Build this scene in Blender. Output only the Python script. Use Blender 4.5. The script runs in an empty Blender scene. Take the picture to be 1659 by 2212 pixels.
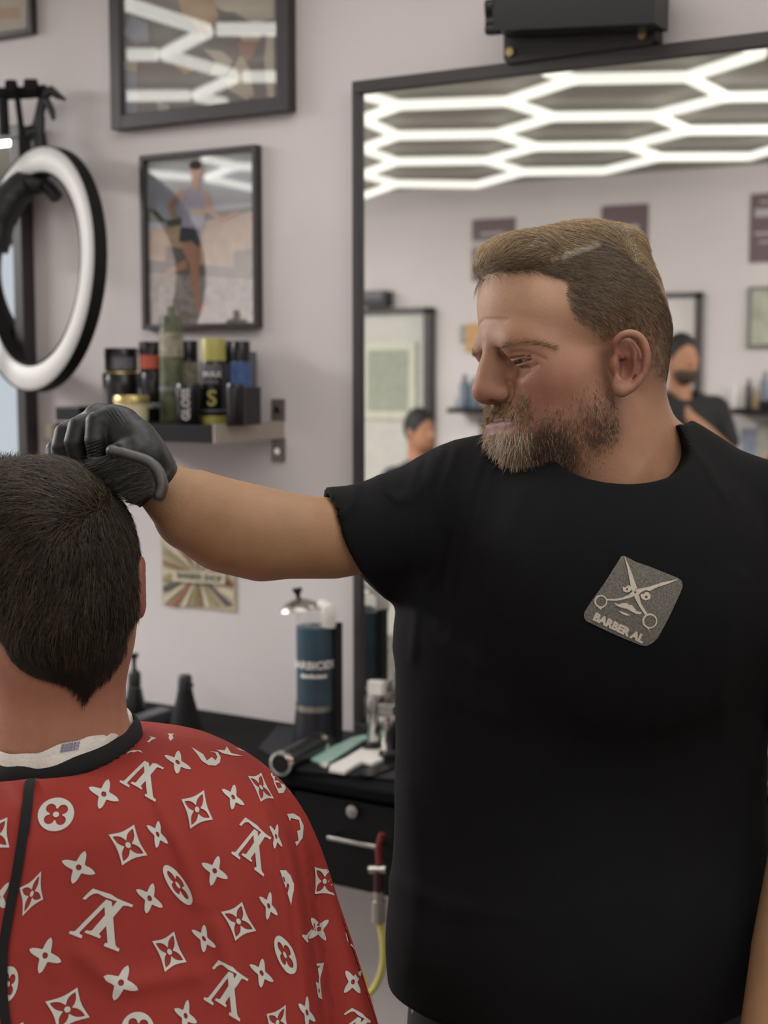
import bpy, math, random
import numpy as np
from mathutils import Vector, Matrix, geometry, noise
from mathutils.bvhtree import BVHTree
TUBE_E = 1.0
random.seed(7); rng = np.random.default_rng(7)
SC = bpy.context.scene; COL = SC.collection

# ------------------------------------------------------------------ camera
FPX = 3000.0; CX, CY = 829.5, 1106.0
YAW = math.radians(30); PIT = math.radians(5.824)
CAM = np.array([0.0, -2.48, 1.66])
cR = np.array([math.cos(YAW), math.sin(YAW), 0])
cF = np.array([-math.sin(YAW)*math.cos(PIT), math.cos(YAW)*math.cos(PIT), -math.sin(PIT)])
cU = np.cross(cR, cF)
cam_d = bpy.data.cameras.new('camera'); cam = bpy.data.objects.new('camera', cam_d); COL.objects.link(cam)
cam.matrix_world = Matrix(((cR[0], cU[0], -cF[0], CAM[0]), (cR[1], cU[1], -cF[1], CAM[1]), (cR[2], cU[2], -cF[2], CAM[2]), (0, 0, 0, 1)))
cam_d.sensor_fit = 'VERTICAL'; cam_d.sensor_height = 36; cam_d.lens = FPX/2212*36
cam_d.dof.use_dof = True; cam_d.dof.focus_distance = 1.34; cam_d.dof.aperture_fstop = 5.6
SC.camera = cam
# ------------------------------------------------------------------ world, lights, exposure
SC.view_settings.view_transform = 'Standard'; SC.view_settings.look = 'None'
SC.view_settings.gamma = 1; SC.view_settings.use_curve_mapping = False
SC.view_settings.exposure = 0.12
w = bpy.data.worlds.new('world'); SC.world = w; w.use_nodes = True
w.node_tree.nodes['Background'].inputs[0].default_value = (0.6, 0.62, 0.66, 1)
w.node_tree.nodes['Background'].inputs[1].default_value = 0.3
XL, XR, YO, ZC = -6.0, 3.0, -5.1, 2.75          # room: left wall, right wall, opposite wall, ceiling
def area(name, loc, size, power, col, target=None):
    l = bpy.data.lights.new(name, 'AREA'); l.shape = 'RECTANGLE'; l.size, l.size_y = size; l.energy = power; l.color = col
    o = bpy.data.objects.new(name, l); COL.objects.link(o); o.location = loc
    if target is not None:
        d = Vector(target) - Vector(loc); o.rotation_euler = d.to_track_quat('-Z', 'Y').to_euler()
    return o
area('added_fill_station', (-1.0, -0.95, ZC-0.03), (2.0, 0.9), 14, (1.0, 0.965, 0.93))  # added fill above the station, not a fixture of the shop
area('added_fill_left', (-4.8, -1.5, ZC-0.03), (1.5, 2.0), 245, (1.0, 0.98, 0.97))  # added main fill, makes up for the dim tubes, outside the mirror's view
area('added_fill_right', (0.9, -2.0, ZC-0.03), (2.2, 2.4), 34, (1.0, 0.965, 0.93))  # added fill from the right, kept where no mirror shows it
area('added_wash_rear', (0.1, -3.9, ZC-0.15), (3.0, 0.5), 72, (1.0, 0.975, 0.955), (-1.2, YO, 1.2))  # added washer, tilted to brighten the opposite wall in the mirror
area('added_wash_rear_left', (-5.4, -3.9, ZC-0.15), (1.0, 0.5), 10, (1.0, 0.975, 0.955), (-4.2, YO, 1.2))  # added washer, lifts the left part of the opposite wall

def lin(c):
    return tuple(((x/255)/12.92 if x/255 <= 0.04045 else ((x/255+0.055)/1.055)**2.4) for x in c)
# ------------------------------------------------------------------ pixel <-> place
def ray(px, py): return cF + (px-CX)/FPX*cR - (py-CY)/FPX*cU
def P(px, py, d): return CAM + d*ray(px, py)
def plane_y(px, py, y): r = ray(px, py); return CAM + r*((y-CAM[1])/r[1])
def onwall(px, py, off=0.0): return plane_y(px, py, -off)
def plane_z(px, py, z): r = ray(px, py); return CAM + r*((z-CAM[2])/r[2])
MIRY = -0.03
def vmirror(px, py, y=None, z=None):            # the real place of something seen in the big mirror
    r = ray(px, py); p = CAM + r*((MIRY-CAM[1])/r[1]); r = r*np.array([1, -1, 1])
    t = (y-p[1])/r[1] if y is not None else (z-p[2])/r[2]
    return p + r*t
def px_of(p):
    v = np.asarray(p)-CAM; d = v@cF; return CX+FPX*(v@cR)/d, CY-FPX*(v@cU)/d, d
# ------------------------------------------------------------------ materials
MATS = {}
def mat(name, col, rough=0.5, metal=0.0, var=0.06, scale=20, bump=0.0, bscale=200, sss=0.0, coat=0.0, emit=None, attr=False, spec=0.5, trans=0.0, alpha=None, sheen=0.0):
    if name in MATS: return MATS[name]
    m = bpy.data.materials.new(name); m.use_nodes = True; nt = m.node_tree; b = nt.nodes['Principled BSDF']
    c = lin(col)
    nz = nt.nodes.new('ShaderNodeTexNoise'); nz.inputs['Scale'].default_value = scale; nz.inputs['Detail'].default_value = 4
    tc = nt.nodes.new('ShaderNodeTexCoord'); nt.links.new(tc.outputs['Object'], nz.inputs['Vector'])
    mx = nt.nodes.new('ShaderNodeMix'); mx.data_type = 'RGBA'; mx.blend_type = 'MULTIPLY'; mx.inputs['Factor'].default_value = 1
    rp = nt.nodes.new('ShaderNodeMapRange'); rp.inputs['To Min'].default_value = 1-var; rp.inputs['To Max'].default_value = 1+var
    nt.links.new(nz.outputs['Fac'], rp.inputs['Value'])
    rp.inputs['From Min'].default_value = 0.3; rp.inputs['From Max'].default_value = 0.7
    if attr:
        at = nt.nodes.new('ShaderNodeAttribute'); at.attribute_name = 'Col'; nt.links.new(at.outputs['Color'], mx.inputs['A'])
    else: mx.inputs['A'].default_value = (*c, 1)
    nt.links.new(rp.outputs['Result'], mx.inputs['B'])
    nt.links.new(mx.outputs['Result'], b.inputs['Base Color'])
    b.inputs['Roughness'].default_value = rough; b.inputs['Metallic'].default_value = metal
    b.inputs['Specular IOR Level'].default_value = spec
    if sss:
        b.inputs['Subsurface Weight'].default_value = sss; b.inputs['Subsurface Radius'].default_value = (0.010, 0.0035, 0.002); b.inputs['Subsurface Scale'].default_value = 0.5
    if coat: b.inputs['Coat Weight'].default_value = coat; b.inputs['Coat Roughness'].default_value = 0.08
    if sheen: b.inputs['Sheen Weight'].default_value = sheen
    if trans: b.inputs['Transmission Weight'].default_value = trans
    if alpha is not None: b.inputs['Alpha'].default_value = alpha
    if emit: b.inputs['Emission Color'].default_value = (*lin(emit[0]), 1); b.inputs['Emission Strength'].default_value = emit[1]
    if bump:
        n2 = nt.nodes.new('ShaderNodeTexNoise'); n2.inputs['Scale'].default_value = bscale; n2.inputs['Detail'].default_value = 5
        nt.links.new(tc.outputs['Object'], n2.inputs['Vector'])
        bp = nt.nodes.new('ShaderNodeBump'); bp.inputs['Strength'].default_value = bump; bp.inputs['Distance'].default_value = 0.001
        nt.links.new(n2.outputs['Fac'], bp.inputs['Height']); nt.links.new(bp.outputs['Normal'], b.inputs['Normal'])
    MATS[name] = m; return m
# ------------------------------------------------------------------ objects
def link(name, me, m, parent=None, smooth=True, bevel=0.0):
    o = bpy.data.objects.new(name, me); COL.objects.link(o)
    for x in (m if isinstance(m, (list, tuple)) else [m]): me.materials.append(x)
    me.polygons.foreach_set('use_smooth', [smooth]*len(me.polygons))
    if bevel:
        b = o.modifiers.new('bevel', 'BEVEL'); b.width = bevel; b.segments = 2; b.limit_method = 'ANGLE'
        b.harden_normals = False
    if parent is not None:
        o.parent = parent; o.matrix_parent_inverse = parent_matrix(parent).inverted()
    return o
def parent_matrix(p):
    m = p.matrix_basis.copy()
    return m if p.parent is None else parent_matrix(p.parent) @ p.matrix_parent_inverse @ m
def tag(o, label=None, cat=None, group=None, kind=None):
    if label: o['label'] = label
    if cat: o['category'] = cat
    if group: o['group'] = group
    if kind: o['kind'] = kind
    return o
def thing(name, label, cat, loc, group=None):
    o = bpy.data.objects.new(name, None); COL.objects.link(o); o.location = tuple(loc); o.empty_display_size = 0.05
    return tag(o, label, cat, group)
def mesh_np(name, v, f, col=None):
    me = bpy.data.meshes.new(name); v = np.asarray(v, np.float32); f = np.asarray(f, np.int32)
    me.vertices.add(len(v)); me.vertices.foreach_set('co', v.ravel())
    k = f.shape[1]; me.loops.add(f.size); me.loops.foreach_set('vertex_index', f.ravel())
    me.polygons.add(len(f)); me.polygons.foreach_set('loop_start', np.arange(0, f.size, k, dtype=np.int32))
    me.polygons.foreach_set('loop_total', np.full(len(f), k, np.int32)); me.update(calc_edges=True)
    if col is not None:
        a = me.color_attributes.new('Col', 'FLOAT_COLOR', 'POINT')
        a.data.foreach_set('color', np.c_[col, np.ones(len(col))].astype(np.float32).ravel())
    return me
class MB:
    def __init__(s): s.v = []; s.f = []; s.mi = []; s.cm = 0
    def add(s, v, f):
        n = len(s.v); s.v += [tuple(map(float, q)) for q in v]; s.f += [tuple(n+i for i in q) for q in f]; s.mi += [s.cm]*len(f); return s
    def box(s, c, size, R=None):
        R = np.eye(3) if R is None else np.asarray(R); h = np.array(size)/2; c = np.asarray(c, float)
        v = [c + R@(h*np.array(q)) for q in ((-1,-1,-1),(1,-1,-1),(1,1,-1),(-1,1,-1),(-1,-1,1),(1,-1,1),(1,1,1),(-1,1,1))]
        return s.add(v, [(0,3,2,1),(4,5,6,7),(0,1,5,4),(1,2,6,5),(2,3,7,6),(3,0,4,7)])
    def bb(s, lo, hi):
        lo = np.array(lo, float); hi = np.array(hi, float); a = np.minimum(lo, hi); b = np.maximum(lo, hi); return s.box((a+b)/2, b-a)
    def lathe(s, prof, c, axis=(0,0,1), seg=32, cap=True):
        ax = np.array(axis, float); ax /= np.linalg.norm(ax); t = np.array([1,0,0]) if abs(ax[0]) < .8 else np.array([0,1,0])
        u = np.cross(ax, t); u /= np.linalg.norm(u); w_ = np.cross(ax, u); c = np.asarray(c, float); v = []; f = []
        for r, z in prof:
            for k in range(seg):
                a = 2*math.pi*k/seg; v.append(c + ax*z + r*(math.cos(a)*u + math.sin(a)*w_))
        for i in range(len(prof)-1):
            for k in range(seg):
                k2 = (k+1) % seg; f.append((i*seg+k, i*seg+k2, (i+1)*seg+k2, (i+1)*seg+k))
        if cap: f.append(tuple(range(seg))[::-1]); f.append(tuple((len(prof)-1)*seg+k for k in range(seg)))
        return s.add(v, f)
    def cyl(s, a, b, r0, r1=None, seg=24):
        a = np.asarray(a, float); b = np.asarray(b, float); L = np.linalg.norm(b-a); return s.lathe([(r0, 0), (r1 if r1 is not None else r0, L)], a, b-a, seg)
    def tube(s, pts, r, seg=10, closed=False):
        pts = [np.asarray(p, float) for p in pts]; n = len(pts); v = []; f = []; prev = None
        rr = r if hasattr(r, '__len__') else [r]*n
        for i in range(n):
            t = pts[(i+1) % n]-pts[i-1] if (closed or 0 < i < n-1) else (pts[1]-pts[0] if i == 0 else pts[-1]-pts[-2])
            t = t/(np.linalg.norm(t)+1e-12)
            if prev is None: prev = np.cross(t, [0, 0, 1]) if abs(t[2]) < .9 else np.cross(t, [1, 0, 0])
            u = prev - t*(prev@t); u /= np.linalg.norm(u)+1e-12; prev = u; w_ = np.cross(t, u)
            for k in range(seg):
                a = 2*math.pi*k/seg; v.append(pts[i]+rr[i]*(math.cos(a)*u+math.sin(a)*w_))
        m = n if closed else n-1
        for i in range(m):
            j = (i+1) % n
            for k in range(seg):
                k2 = (k+1) % seg; f.append((i*seg+k, i*seg+k2, j*seg+k2, j*seg+k))
        if not closed: f.append(tuple(range(seg))[::-1]); f.append(tuple((n-1)*seg+k for k in range(seg)))
        return s.add(v, f)
    def prism(s, pts, ext):
        n = len(pts); ext = np.asarray(ext, float); a = [np.asarray(p, float) for p in pts]; b = [p+ext for p in a]
        return s.add(a+b, [tuple(range(n))[::-1], tuple(range(n, 2*n))]+[(i, (i+1) % n, n+(i+1) % n, n+i) for i in range(n)])
    def poly(s, pts): return s.add(pts, [tuple(range(len(pts)))])
    def mesh(s, name):
        me = bpy.data.meshes.new(name); me.from_pydata(s.v, [], s.f); me.update()
        me.polygons.foreach_set('material_index', s.mi)
        return me
    def build(s, name, m, parent=None, smooth=False, bevel=0.0):
        import bmesh
        me = s.mesh(name)
        bm = bmesh.new(); bm.from_mesh(me); bmesh.ops.recalc_face_normals(bm, faces=bm.faces); bm.to_mesh(me); bm.free()
        o = link(name, me, m, parent, smooth, bevel)
        if smooth:
            try: me.set_sharp_from_angle(angle=math.radians(40))
            except Exception: pass
        return o
def smooth_pts(pts, n=6, closed=False):          # Catmull-Rom
    pts = [np.asarray(p, float) for p in pts]; out = []; N = len(pts)
    for i in range(N if closed else N-1):
        g = (lambda k: pts[k % N]) if closed else (lambda k: pts[min(max(k, 0), N-1)])
        p0, p1, p2, p3 = g(i-1), g(i), g(i+1), g(i+2)
        for j in range(n):
            t = j/n; out.append(.5*((2*p1)+(-p0+p2)*t+(2*p0-5*p1+4*p2-p3)*t*t+(-p0+3*p1-3*p2+p3)*t**3))
    if not closed: out.append(pts[-1])
    return out
# ------------------------------------------------------------------ distance fields -> surfaces
def sph(c, r): c = np.asarray(c); return lambda p: np.sqrt(((p-c)**2).sum(1))-r
def ell(c, r, R=None):
    c = np.asarray(c, float); r = np.asarray(r, float); R = None if R is None else np.asarray(R, float)
    def f(p):
        q = p-c
        if R is not None: q = q@R.T
        k0 = np.sqrt(((q/r)**2).sum(1)); k1 = np.sqrt(((q/r**2)**2).sum(1))+1e-9
        return k0*(k0-1)/k1
    return f
def cap(a, b, ra, rb=None):
    a = np.asarray(a, float); b = np.asarray(b, float); rb = ra if rb is None else rb; ba = b-a; L = ba@ba+1e-12
    def f(p):
        q = p-a; t = np.clip((q@ba)/L, 0, 1); return np.sqrt(((q-t[:, None]*ba)**2).sum(1))-(ra+(rb-ra)*t)
    return f
def ecyl(c, R, a, b, h, rd):                        # elliptic column: rows of R are width, depth, height axes
    c = np.asarray(c, float); R = np.asarray(R, float)
    def f(p):
        q = (p-c)@R.T; k = np.sqrt((q[:, 0]/(a-rd))**2+(q[:, 1]/(b-rd))**2); d = (k-1)*min(a, b); e = np.abs(q[:, 2])-(h-rd)
        return np.sqrt(np.maximum(d, 0)**2+np.maximum(e, 0)**2)+np.minimum(np.maximum(d, e), 0)-rd
    return f
def chain(pts, rs):
    fs = [cap(pts[i], pts[i+1], rs[i], rs[i+1]) for i in range(len(pts)-1)]
    def f(p):
        d = fs[0](p)
        for g in fs[1:]: d = np.minimum(d, g(p))
        return d
    return f
def smin(a, b, k):
    if k <= 0: return np.minimum(a, b)
    h = np.maximum(k-np.abs(a-b), 0)/k; return np.minimum(a, b)-h*h*k*.25
class Field:
    def __init__(s): s.o = []
    def u(s, f, k=0.0): s.o.append(('u', f, k)); return s
    def s(s_, f, k=0.0): s_.o.append(('s', f, k)); return s_
    def i(s, f, k=0.0): s.o.append(('i', f, k)); return s
    def __call__(s, p):
        d = None
        for t, f, k in s.o:
            e = f(p)
            if d is None: d = e
            elif t == 'u': d = smin(d, e, k)
            elif t == 's': d = -smin(-d, e, k)
            else: d = -smin(-d, -e, k)
        return d
def surfnet(f, lo, hi, h, slack=1.5, B=8):
    lo = np.asarray(lo, float); hi = np.asarray(hi, float); nb = np.ceil((hi-lo)/(h*B)).astype(int)+1; n = nb*B
    ci = np.stack(np.meshgrid(*[np.arange(k) for k in nb], indexing='ij'), -1).reshape(-1, 3)
    fc = f(lo+(ci*B+(B-1)/2)*h)
    act = np.abs(fc) < h*B*0.87*slack+2*h
    F = np.repeat(np.repeat(np.repeat(fc.reshape(nb), B, 0), B, 1), B, 2).astype(np.float32)
    og = np.stack(np.meshgrid(*[np.arange(B)]*3, indexing='ij'), -1).reshape(-1, 3)
    A = ci[act]
    for s in range(0, len(A), 400):
        idx = (A[s:s+400, None, :]*B+og[None]).reshape(-1, 3); F[idx[:, 0], idx[:, 1], idx[:, 2]] = f(lo+idx*h)
    F[0] = F[-1] = 1; F[:, 0] = F[:, -1] = 1; F[:, :, 0] = F[:, :, -1] = 1
    S = F < 0
    cnt = np.zeros(np.array(S.shape)-1, np.uint8)
    for a in (0, 1):
        for b in (0, 1):
            for c in (0, 1): cnt += S[a:a+n[0]-1, b:b+n[1]-1, c:c+n[2]-1]
    I = np.argwhere((cnt > 0) & (cnt < 8)); del cnt
    vid = np.full(n, -1, np.int32); vid[I[:, 0], I[:, 1], I[:, 2]] = np.arange(len(I))
    acc = np.zeros((len(I), 3)); w_ = np.zeros(len(I))
    for ax in range(3):
        o1, o2 = [x for x in range(3) if x != ax]
        for a in (0, 1):
            for b in (0, 1):
                off = np.zeros(3, int); off[o1] = a; off[o2] = b; off2 = off.copy(); off2[ax] = 1
                p = I+off; q = I+off2; fp = F[p[:, 0], p[:, 1], p[:, 2]]; fq = F[q[:, 0], q[:, 1], q[:, 2]]
                m = (fp < 0) != (fq < 0); t = np.where(m, fp/np.where(m, fp-fq, 1), 0)
                pt = off[None].astype(float).repeat(len(I), 0); pt[:, ax] += t
                acc += pt*m[:, None]; w_ += m
    V = lo+(I+acc/w_[:, None])*h
    Q = []
    for ax in range(3):
        o1, o2 = [(1, 2), (2, 0), (0, 1)][ax]
        sl = [slice(1, None)]*3; sl2 = [slice(1, None)]*3; sl[ax] = slice(0, -1); sl2[ax] = slice(1, None)
        a = S[tuple(sl)]; b = S[tuple(sl2)]
        for flip, M in ((False, a & ~b), (True, ~a & b)):
            E = np.argwhere(M); 
            if len(E) == 0: continue
            for k in range(3):
                if k != ax: E[:, k] += 1
            d1 = np.zeros(3, int); d1[o1] = 1; d2 = np.zeros(3, int); d2[o2] = 1
            c = [E-d1-d2, E-d2, E, E-d1]
            q = np.stack([vid[x[:, 0], x[:, 1], x[:, 2]] for x in c], 1)
            Q.append(q[:, ::-1] if flip else q)
    Q = np.concatenate(Q); Q = Q[(Q >= 0).all(1)]
    return V, Q
def grad(f, p, e=0.0008):
    g = np.stack([f(p+np.eye(3)[i]*e)-f(p-np.eye(3)[i]*e) for i in range(3)], 1); return g/(np.linalg.norm(g, axis=1)[:, None]+1e-9)
def comb(f, roots, dirf, K, step, lift0=0.0, lift1=0.002, wob=0.15):   # hairs that follow a surface
    p = roots.copy(); out = [p-grad(f, p)*0.002]; jit = rng.normal(0, wob, p.shape); st = step*(rng.uniform(.6, 1.2, len(p)))[:, None]
    l1 = np.abs(rng.normal(lift1, lift1*.5, len(p)))
    for k in range(1, K):
        g = grad(f, p); d = dirf(p, k/(K-1))+jit; d -= g*(d*g).sum(1)[:, None]; d /= np.linalg.norm(d, axis=1)[:, None]+1e-9
        p = p+d*st; g = grad(f, p); want = lift0+(l1-lift0)*k/(K-1); p = p-g*(f(p)-want)[:, None]; out.append(p)
    return np.stack(out, 1)
def strands(S, r0, r1, col, seg=3):                 # S (N,K,3) -> thin tapering tubes
    N, K, _ = S.shape; T = np.gradient(S, axis=1); T /= np.linalg.norm(T, axis=2)[..., None]+1e-9
    u = np.cross(T, np.array([.31, .77, .55])); u /= np.linalg.norm(u, axis=2)[..., None]+1e-9; w_ = np.cross(T, u)
    r = (r0+(r1-r0)*np.linspace(0, 1, K)**1.5)[None, :, None]
    V = np.stack([S+r*(math.cos(a)*u+math.sin(a)*w_) for a in np.arange(seg)*2*math.pi/seg], 2).reshape(-1, 3)
    base = (np.arange(N)[:, None, None]*K+np.arange(K-1)[None, :, None])*seg; k = np.arange(seg)[None, None]; k2 = (k+1) % seg
    Fq = np.stack([base+k, base+k2, base+seg+k2, base+seg+k], -1).reshape(-1, 4)
    return V, Fq, np.repeat(col, K*seg, axis=0)
def ss(x, a, b): t = np.clip((x-a)/(b-a), 0, 1); return t*t*(3-2*t)
def mixc(a, b, t): t = np.asarray(t)[..., None]; return a*(1-t)+b*t
def n3(p, s, o=0.0): # cheap smooth noise
    q = p*s+o; return (np.sin(q[:, 0]*1.7+np.sin(q[:, 1]*1.3))+np.sin(q[:, 1]*2.1+np.sin(q[:, 2]*1.9))+np.sin(q[:, 2]*1.6+np.sin(q[:, 0]*2.3)))/3
# ================================================================== the room
M_wall = mat('painted_wall', (206, 199, 198), 0.85, var=0.03, scale=2.5, bump=0.15, bscale=400)
M_ceil = mat('ceiling_paint', (160, 155, 148), 0.9, var=0.05, scale=3)
M_floor = mat('floor_tile', (100, 97, 92), 0.4, var=0.08, scale=4)
M_black = mat('black_plastic', (24, 24, 25), 0.42, var=0.1)
M_blackm = mat('black_matte', (22, 21, 22), 0.75, var=0.1, spec=0.3)
M_frame = mat('black_frame_wood', (52, 47, 47), 0.45, var=0.1)
M_mirror = mat('mirror_silver', (236, 236, 232), 0.015, 1.0, var=0.0)
M_chrome = mat('chrome', (205, 203, 198), 0.16, 1.0, var=0.03)
M_steel = mat('brushed_steel', (176, 170, 162), 0.35, 1.0, var=0.05)
M_white = mat('white_plastic', (222, 218, 212), 0.4, var=0.02)
def wallbox(name, lo, hi, m):
    return tag(MB().bb(lo, hi).build(name, m), kind='structure')
wallbox('wall_back', (XL-.1, 0, 0), (XR+.1, .1, ZC), M_wall)
wallbox('wall_front', (XL-.1, YO-.1, 0), (XR+.1, YO, ZC), M_wall)
wallbox('wall_right', (XR, YO, 0), (XR+.1, 0, ZC), M_wall)
wb = MB()                                             # left wall with a shop window opening
WY0, WY1, WZ0, WZ1 = -4.6, -1.2, 0.7, 2.45
wb.bb((XL-.1, YO, 0), (XL, 0, WZ0)); wb.bb((XL-.1, YO, WZ1), (XL, 0, ZC)); wb.bb((XL-.1, YO, WZ0), (XL, WY0, WZ1)); wb.bb((XL-.1, WY1, WZ0), (XL, 0, WZ1))
tag(wb.build('wall_left', M_wall), kind='structure')
wallbox('floor', (XL-.1, YO-.1, -.1), (XR+.1, .1, 0), M_floor)
wallbox('ceiling', (XL-.1, YO-.1, ZC), (XR+.1, .1, ZC+.1), M_ceil)
fr = MB(); 
for y in (WY0+.03, (WY0+WY1)/2, WY1-.03): fr.bb((XL-.07, y-.03, WZ0), (XL-.02, y+.03, WZ1))
for z in (WZ0+.03, WZ1-.03): fr.bb((XL-.07, WY0, z-.03), (XL-.02, WY1, z+.03))
win = fr.build('window_1', M_frame); tag(win, kind='structure')
area('daylight_window', (XL-.25, (WY0+WY1)/2, (WZ0+WZ1)/2), (3.3, 1.7), 9, (0.78, 0.88, 1.0), (0, (WY0+WY1)/2, 1.5))
bs = MB().bb((XL, -.012, 0), (XR, 0, .09)).build('baseboard_back', M_white); tag(bs, kind='structure')
# ------------------------------------------------------------------ big mirror
a = onwall(762, 178, .03); b = onwall(770, 1400, .03); mz0 = 0.905
mx0, mz1 = (a[0]+b[0])/2, a[2]; mx1 = mx0+2.05
t = thing('wall_mirror', 'large wall mirror in a thin black frame behind the barber', 'mirror', (mx0, 0, mz0))
fw = 0.019
m = MB(); m.bb((mx0, -.04, mz0+fw), (mx0+fw, 0, mz1-fw*1.3)); m.bb((mx1-fw, -.04, mz0+fw), (mx1, 0, mz1-fw*1.3)); m.bb((mx0, -.04, mz1-fw*1.3), (mx1, 0, mz1)); m.bb((mx0, -.04, mz0), (mx1, 0, mz0+fw))
m.build('mirror_frame', M_frame, t, bevel=.002)
MB().bb((mx0+fw, MIRY, mz0+fw), (mx1-fw, -.004, mz1-fw)).build('mirror_glass', M_mirror, t)
# second mirror at the left edge
a = onwall(60, 900, .035); z1 = onwall(20, 272, .035)[2]; t = thing('wall_mirror', 'dark framed mirror partly hidden behind the ring light', 'mirror', (a[0]-.7, 0, .9))
m = MB(); x1 = a[0]; x0 = x1-1.3
m.bb((x1-.030, -.04, .98), (x1, 0, z1-.03)); m.bb((x0, -.04, .98), (x0+.03, 0, z1-.03)); m.bb((x0, -.04, z1-.03), (x1, 0, z1)); m.bb((x0, -.04, .95), (x1, 0, .98))
m.build('mirror_frame', M_frame, t, bevel=.002); MB().bb((x0+.03, -.03, .98), (x1-.03, -.004, z1-.03)).build('mirror_glass', M_mirror, t)
# ------------------------------------------------------------------ hexagonal tube lights on the ceiling
M_tube = mat('led_tube', (235, 236, 228), 0.4, var=0, emit=((246, 246, 238), TUBE_E))
M_conn = mat('tube_connector', (190, 190, 185), 0.5)
def z5(X, Y): return 740+X*.554, Y*.554
TP = dict(a0=(75, 368), a1=(222, 410), a2=(640, 395), a3=(905, 308), a3b=(790, 278), a4=(1345, 300), a5=(1495, 378), a4b=(1640, 205), a4c=(1580, 182),
          b0=(75, 465), b1=(215, 528), b2=(600, 522), b3=(820, 455), b4=(1215, 450), b5=(1350, 508), a6=(1700, 374), b6=(1700, 505),
          c0=(75, 580), c1=(212, 630), c2=(560, 625), c3=(755, 572), c4=(1110, 568), c5=(1240, 612), c6=(1590, 610), c7=(1700, 575),
          d0=(75, 680), d1=(212, 716), d2=(525, 720), d3=(705, 670), d4=(1020, 666), e0=(75, 765), z0=(155, 352), z1=(215, 348))
TE = 'a0-a1 a1-a2 a2-a3 a3-a3b a3-a4 a4-a4b a4b-a4c a4-a5 a5-a6 a1-b0 b0-b1 b1-b2 a2-b3 b2-b3 b3-b4 b4-a5 b4-b5 b5-b6 b1-c0 c0-c1 c1-c2 b2-c3 c2-c3 c3-c4 c4-b5 c4-c5 c5-c6 c6-c7 c1-d0 d0-d1 d1-d2 c2-d3 d2-d3 d3-d4 d4-c5 d1-e0'.split()
ZT = ZC-.06
def tp(k): x, y = z5(*TP[k]); return vmirror(x, y, z=ZT)
def tube_light(p, q, label):
    p = np.asarray(p); q = np.asarray(q); d = (q-p)/np.linalg.norm(q-p); L = np.linalg.norm(q-p)
    o = MB().cyl(p+d*.006, q-d*.006, .0205, seg=12).build('led_tube', M_tube, None, smooth=True)
    tag(o, label, 'light', 'hexagonal led tubes on the ceiling')
    return o
ORD = 'first second third fourth fifth sixth seventh eighth'.split(); ROWN = dict(a='top', b='second', c='third', d='lowest')
cnt_ = {}
for e in sorted(TE, key=lambda e: TP[e.split('-')[0]][0]+TP[e.split('-')[1]][0]):
    i, j = e.split('-'); flat = abs(TP[i][1]-TP[j][1]) < 25; up_ = TP[j][1] < TP[i][1]
    k = (flat, up_ or flat, i[0]); cnt_[k] = cnt_.get(k, 0)+1
    kind_ = 'level' if flat else ('rising' if up_ else 'falling')
    tube_light(tp(i), tp(j), '%s white led tube, %s from left in %s row of mirrored grid' % (kind_, ORD[cnt_[k]-1], ROWN[i[0]]))
# the grid goes on to the left, where the picture glass reflects it
gx, gy = tp('a1')[:2]
u1 = tp('a2')[:2]-tp('a1')[:2]; L1 = np.linalg.norm(u1)
nodes = []
def pic_ref(px, py):
    r = ray(px, py); p = CAM + r*((-.03-CAM[1])/r[1]); r = r*np.array([1, -1, 1]); return p + r*((ZT-p[2])/r[2])
PR = [((262, 5), (440, 62)), ((455, 60), (592, 60)), ((440, 64), (345, 115)), ((262, 115), (335, 115)), ((345, 115), (500, 160)), ((512, 163), (592, 163)), ((500, 165), (415, 204)), ((262, 205), (405, 204)), ((415, 206), (480, 220))]
for n_, (p, q) in enumerate(PR):
    a = pic_ref(*p); b = pic_ref(*q)
    tube_light(a, b, 'white ceiling led tube reflected in the upper picture glass, %s from its top' % (ORD+['ninth'])[n_])
for n_, (p, q) in enumerate((((314, 373), (404, 381)), ((430, 339), (501, 357)), ((503, 357), (541, 359)), ((438, 381), (499, 358)), ((438, 383), (541, 405)))):
    tube_light(pic_ref(*p), pic_ref(*q), 'white ceiling led tube reflected in the runner photo glass, %s from its left' % ORD[n_])
# ------------------------------------------------------------------ framed pictures
def picmat(name, col, var=.1, scale=14): return mat(name, col, .55, var=var, scale=scale)
def glassmat():
    if 'picture_glass' in MATS: return MATS['picture_glass']
    m = bpy.data.materials.new('picture_glass'); m.use_nodes = True; nt = m.node_tree; nt.nodes.remove(nt.nodes['Principled BSDF'])
    g = nt.nodes.new('ShaderNodeBsdfGlossy'); g.inputs['Roughness'].default_value = .02; g.inputs['Color'].default_value = (1, 1, 1, 1)
    tr = nt.nodes.new('ShaderNodeBsdfTransparent'); mx = nt.nodes.new('ShaderNodeMixShader'); mx.inputs[0].default_value = .26
    nt.links.new(tr.outputs[0], mx.inputs[1]); nt.links.new(g.outputs[0], mx.inputs[2]); nt.links.new(mx.outputs[0], nt.nodes['Material Output'].inputs[0])
    MATS['picture_glass'] = m; return m
def art(parent, name, items, off, base=None):
    m = MB(); mats = []
    for k, (pts, mt) in enumerate(items):
        if mt not in mats: mats.append(mt)
        m.cm = mats.index(mt); o = off+.0003*(k+1)
        m.poly([onwall(x, y, o) for x, y in pts])
    return m.build(name, mats, parent)
def el(cx, cy, rx, ry, n=20, rot=0):
    c, s = math.cos(rot), math.sin(rot); return [(cx+rx*math.cos(a)*c-ry*math.sin(a)*s, cy+rx*math.cos(a)*s+ry*math.sin(a)*c) for a in [2*math.pi*i/n for i in range(n)]]
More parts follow.
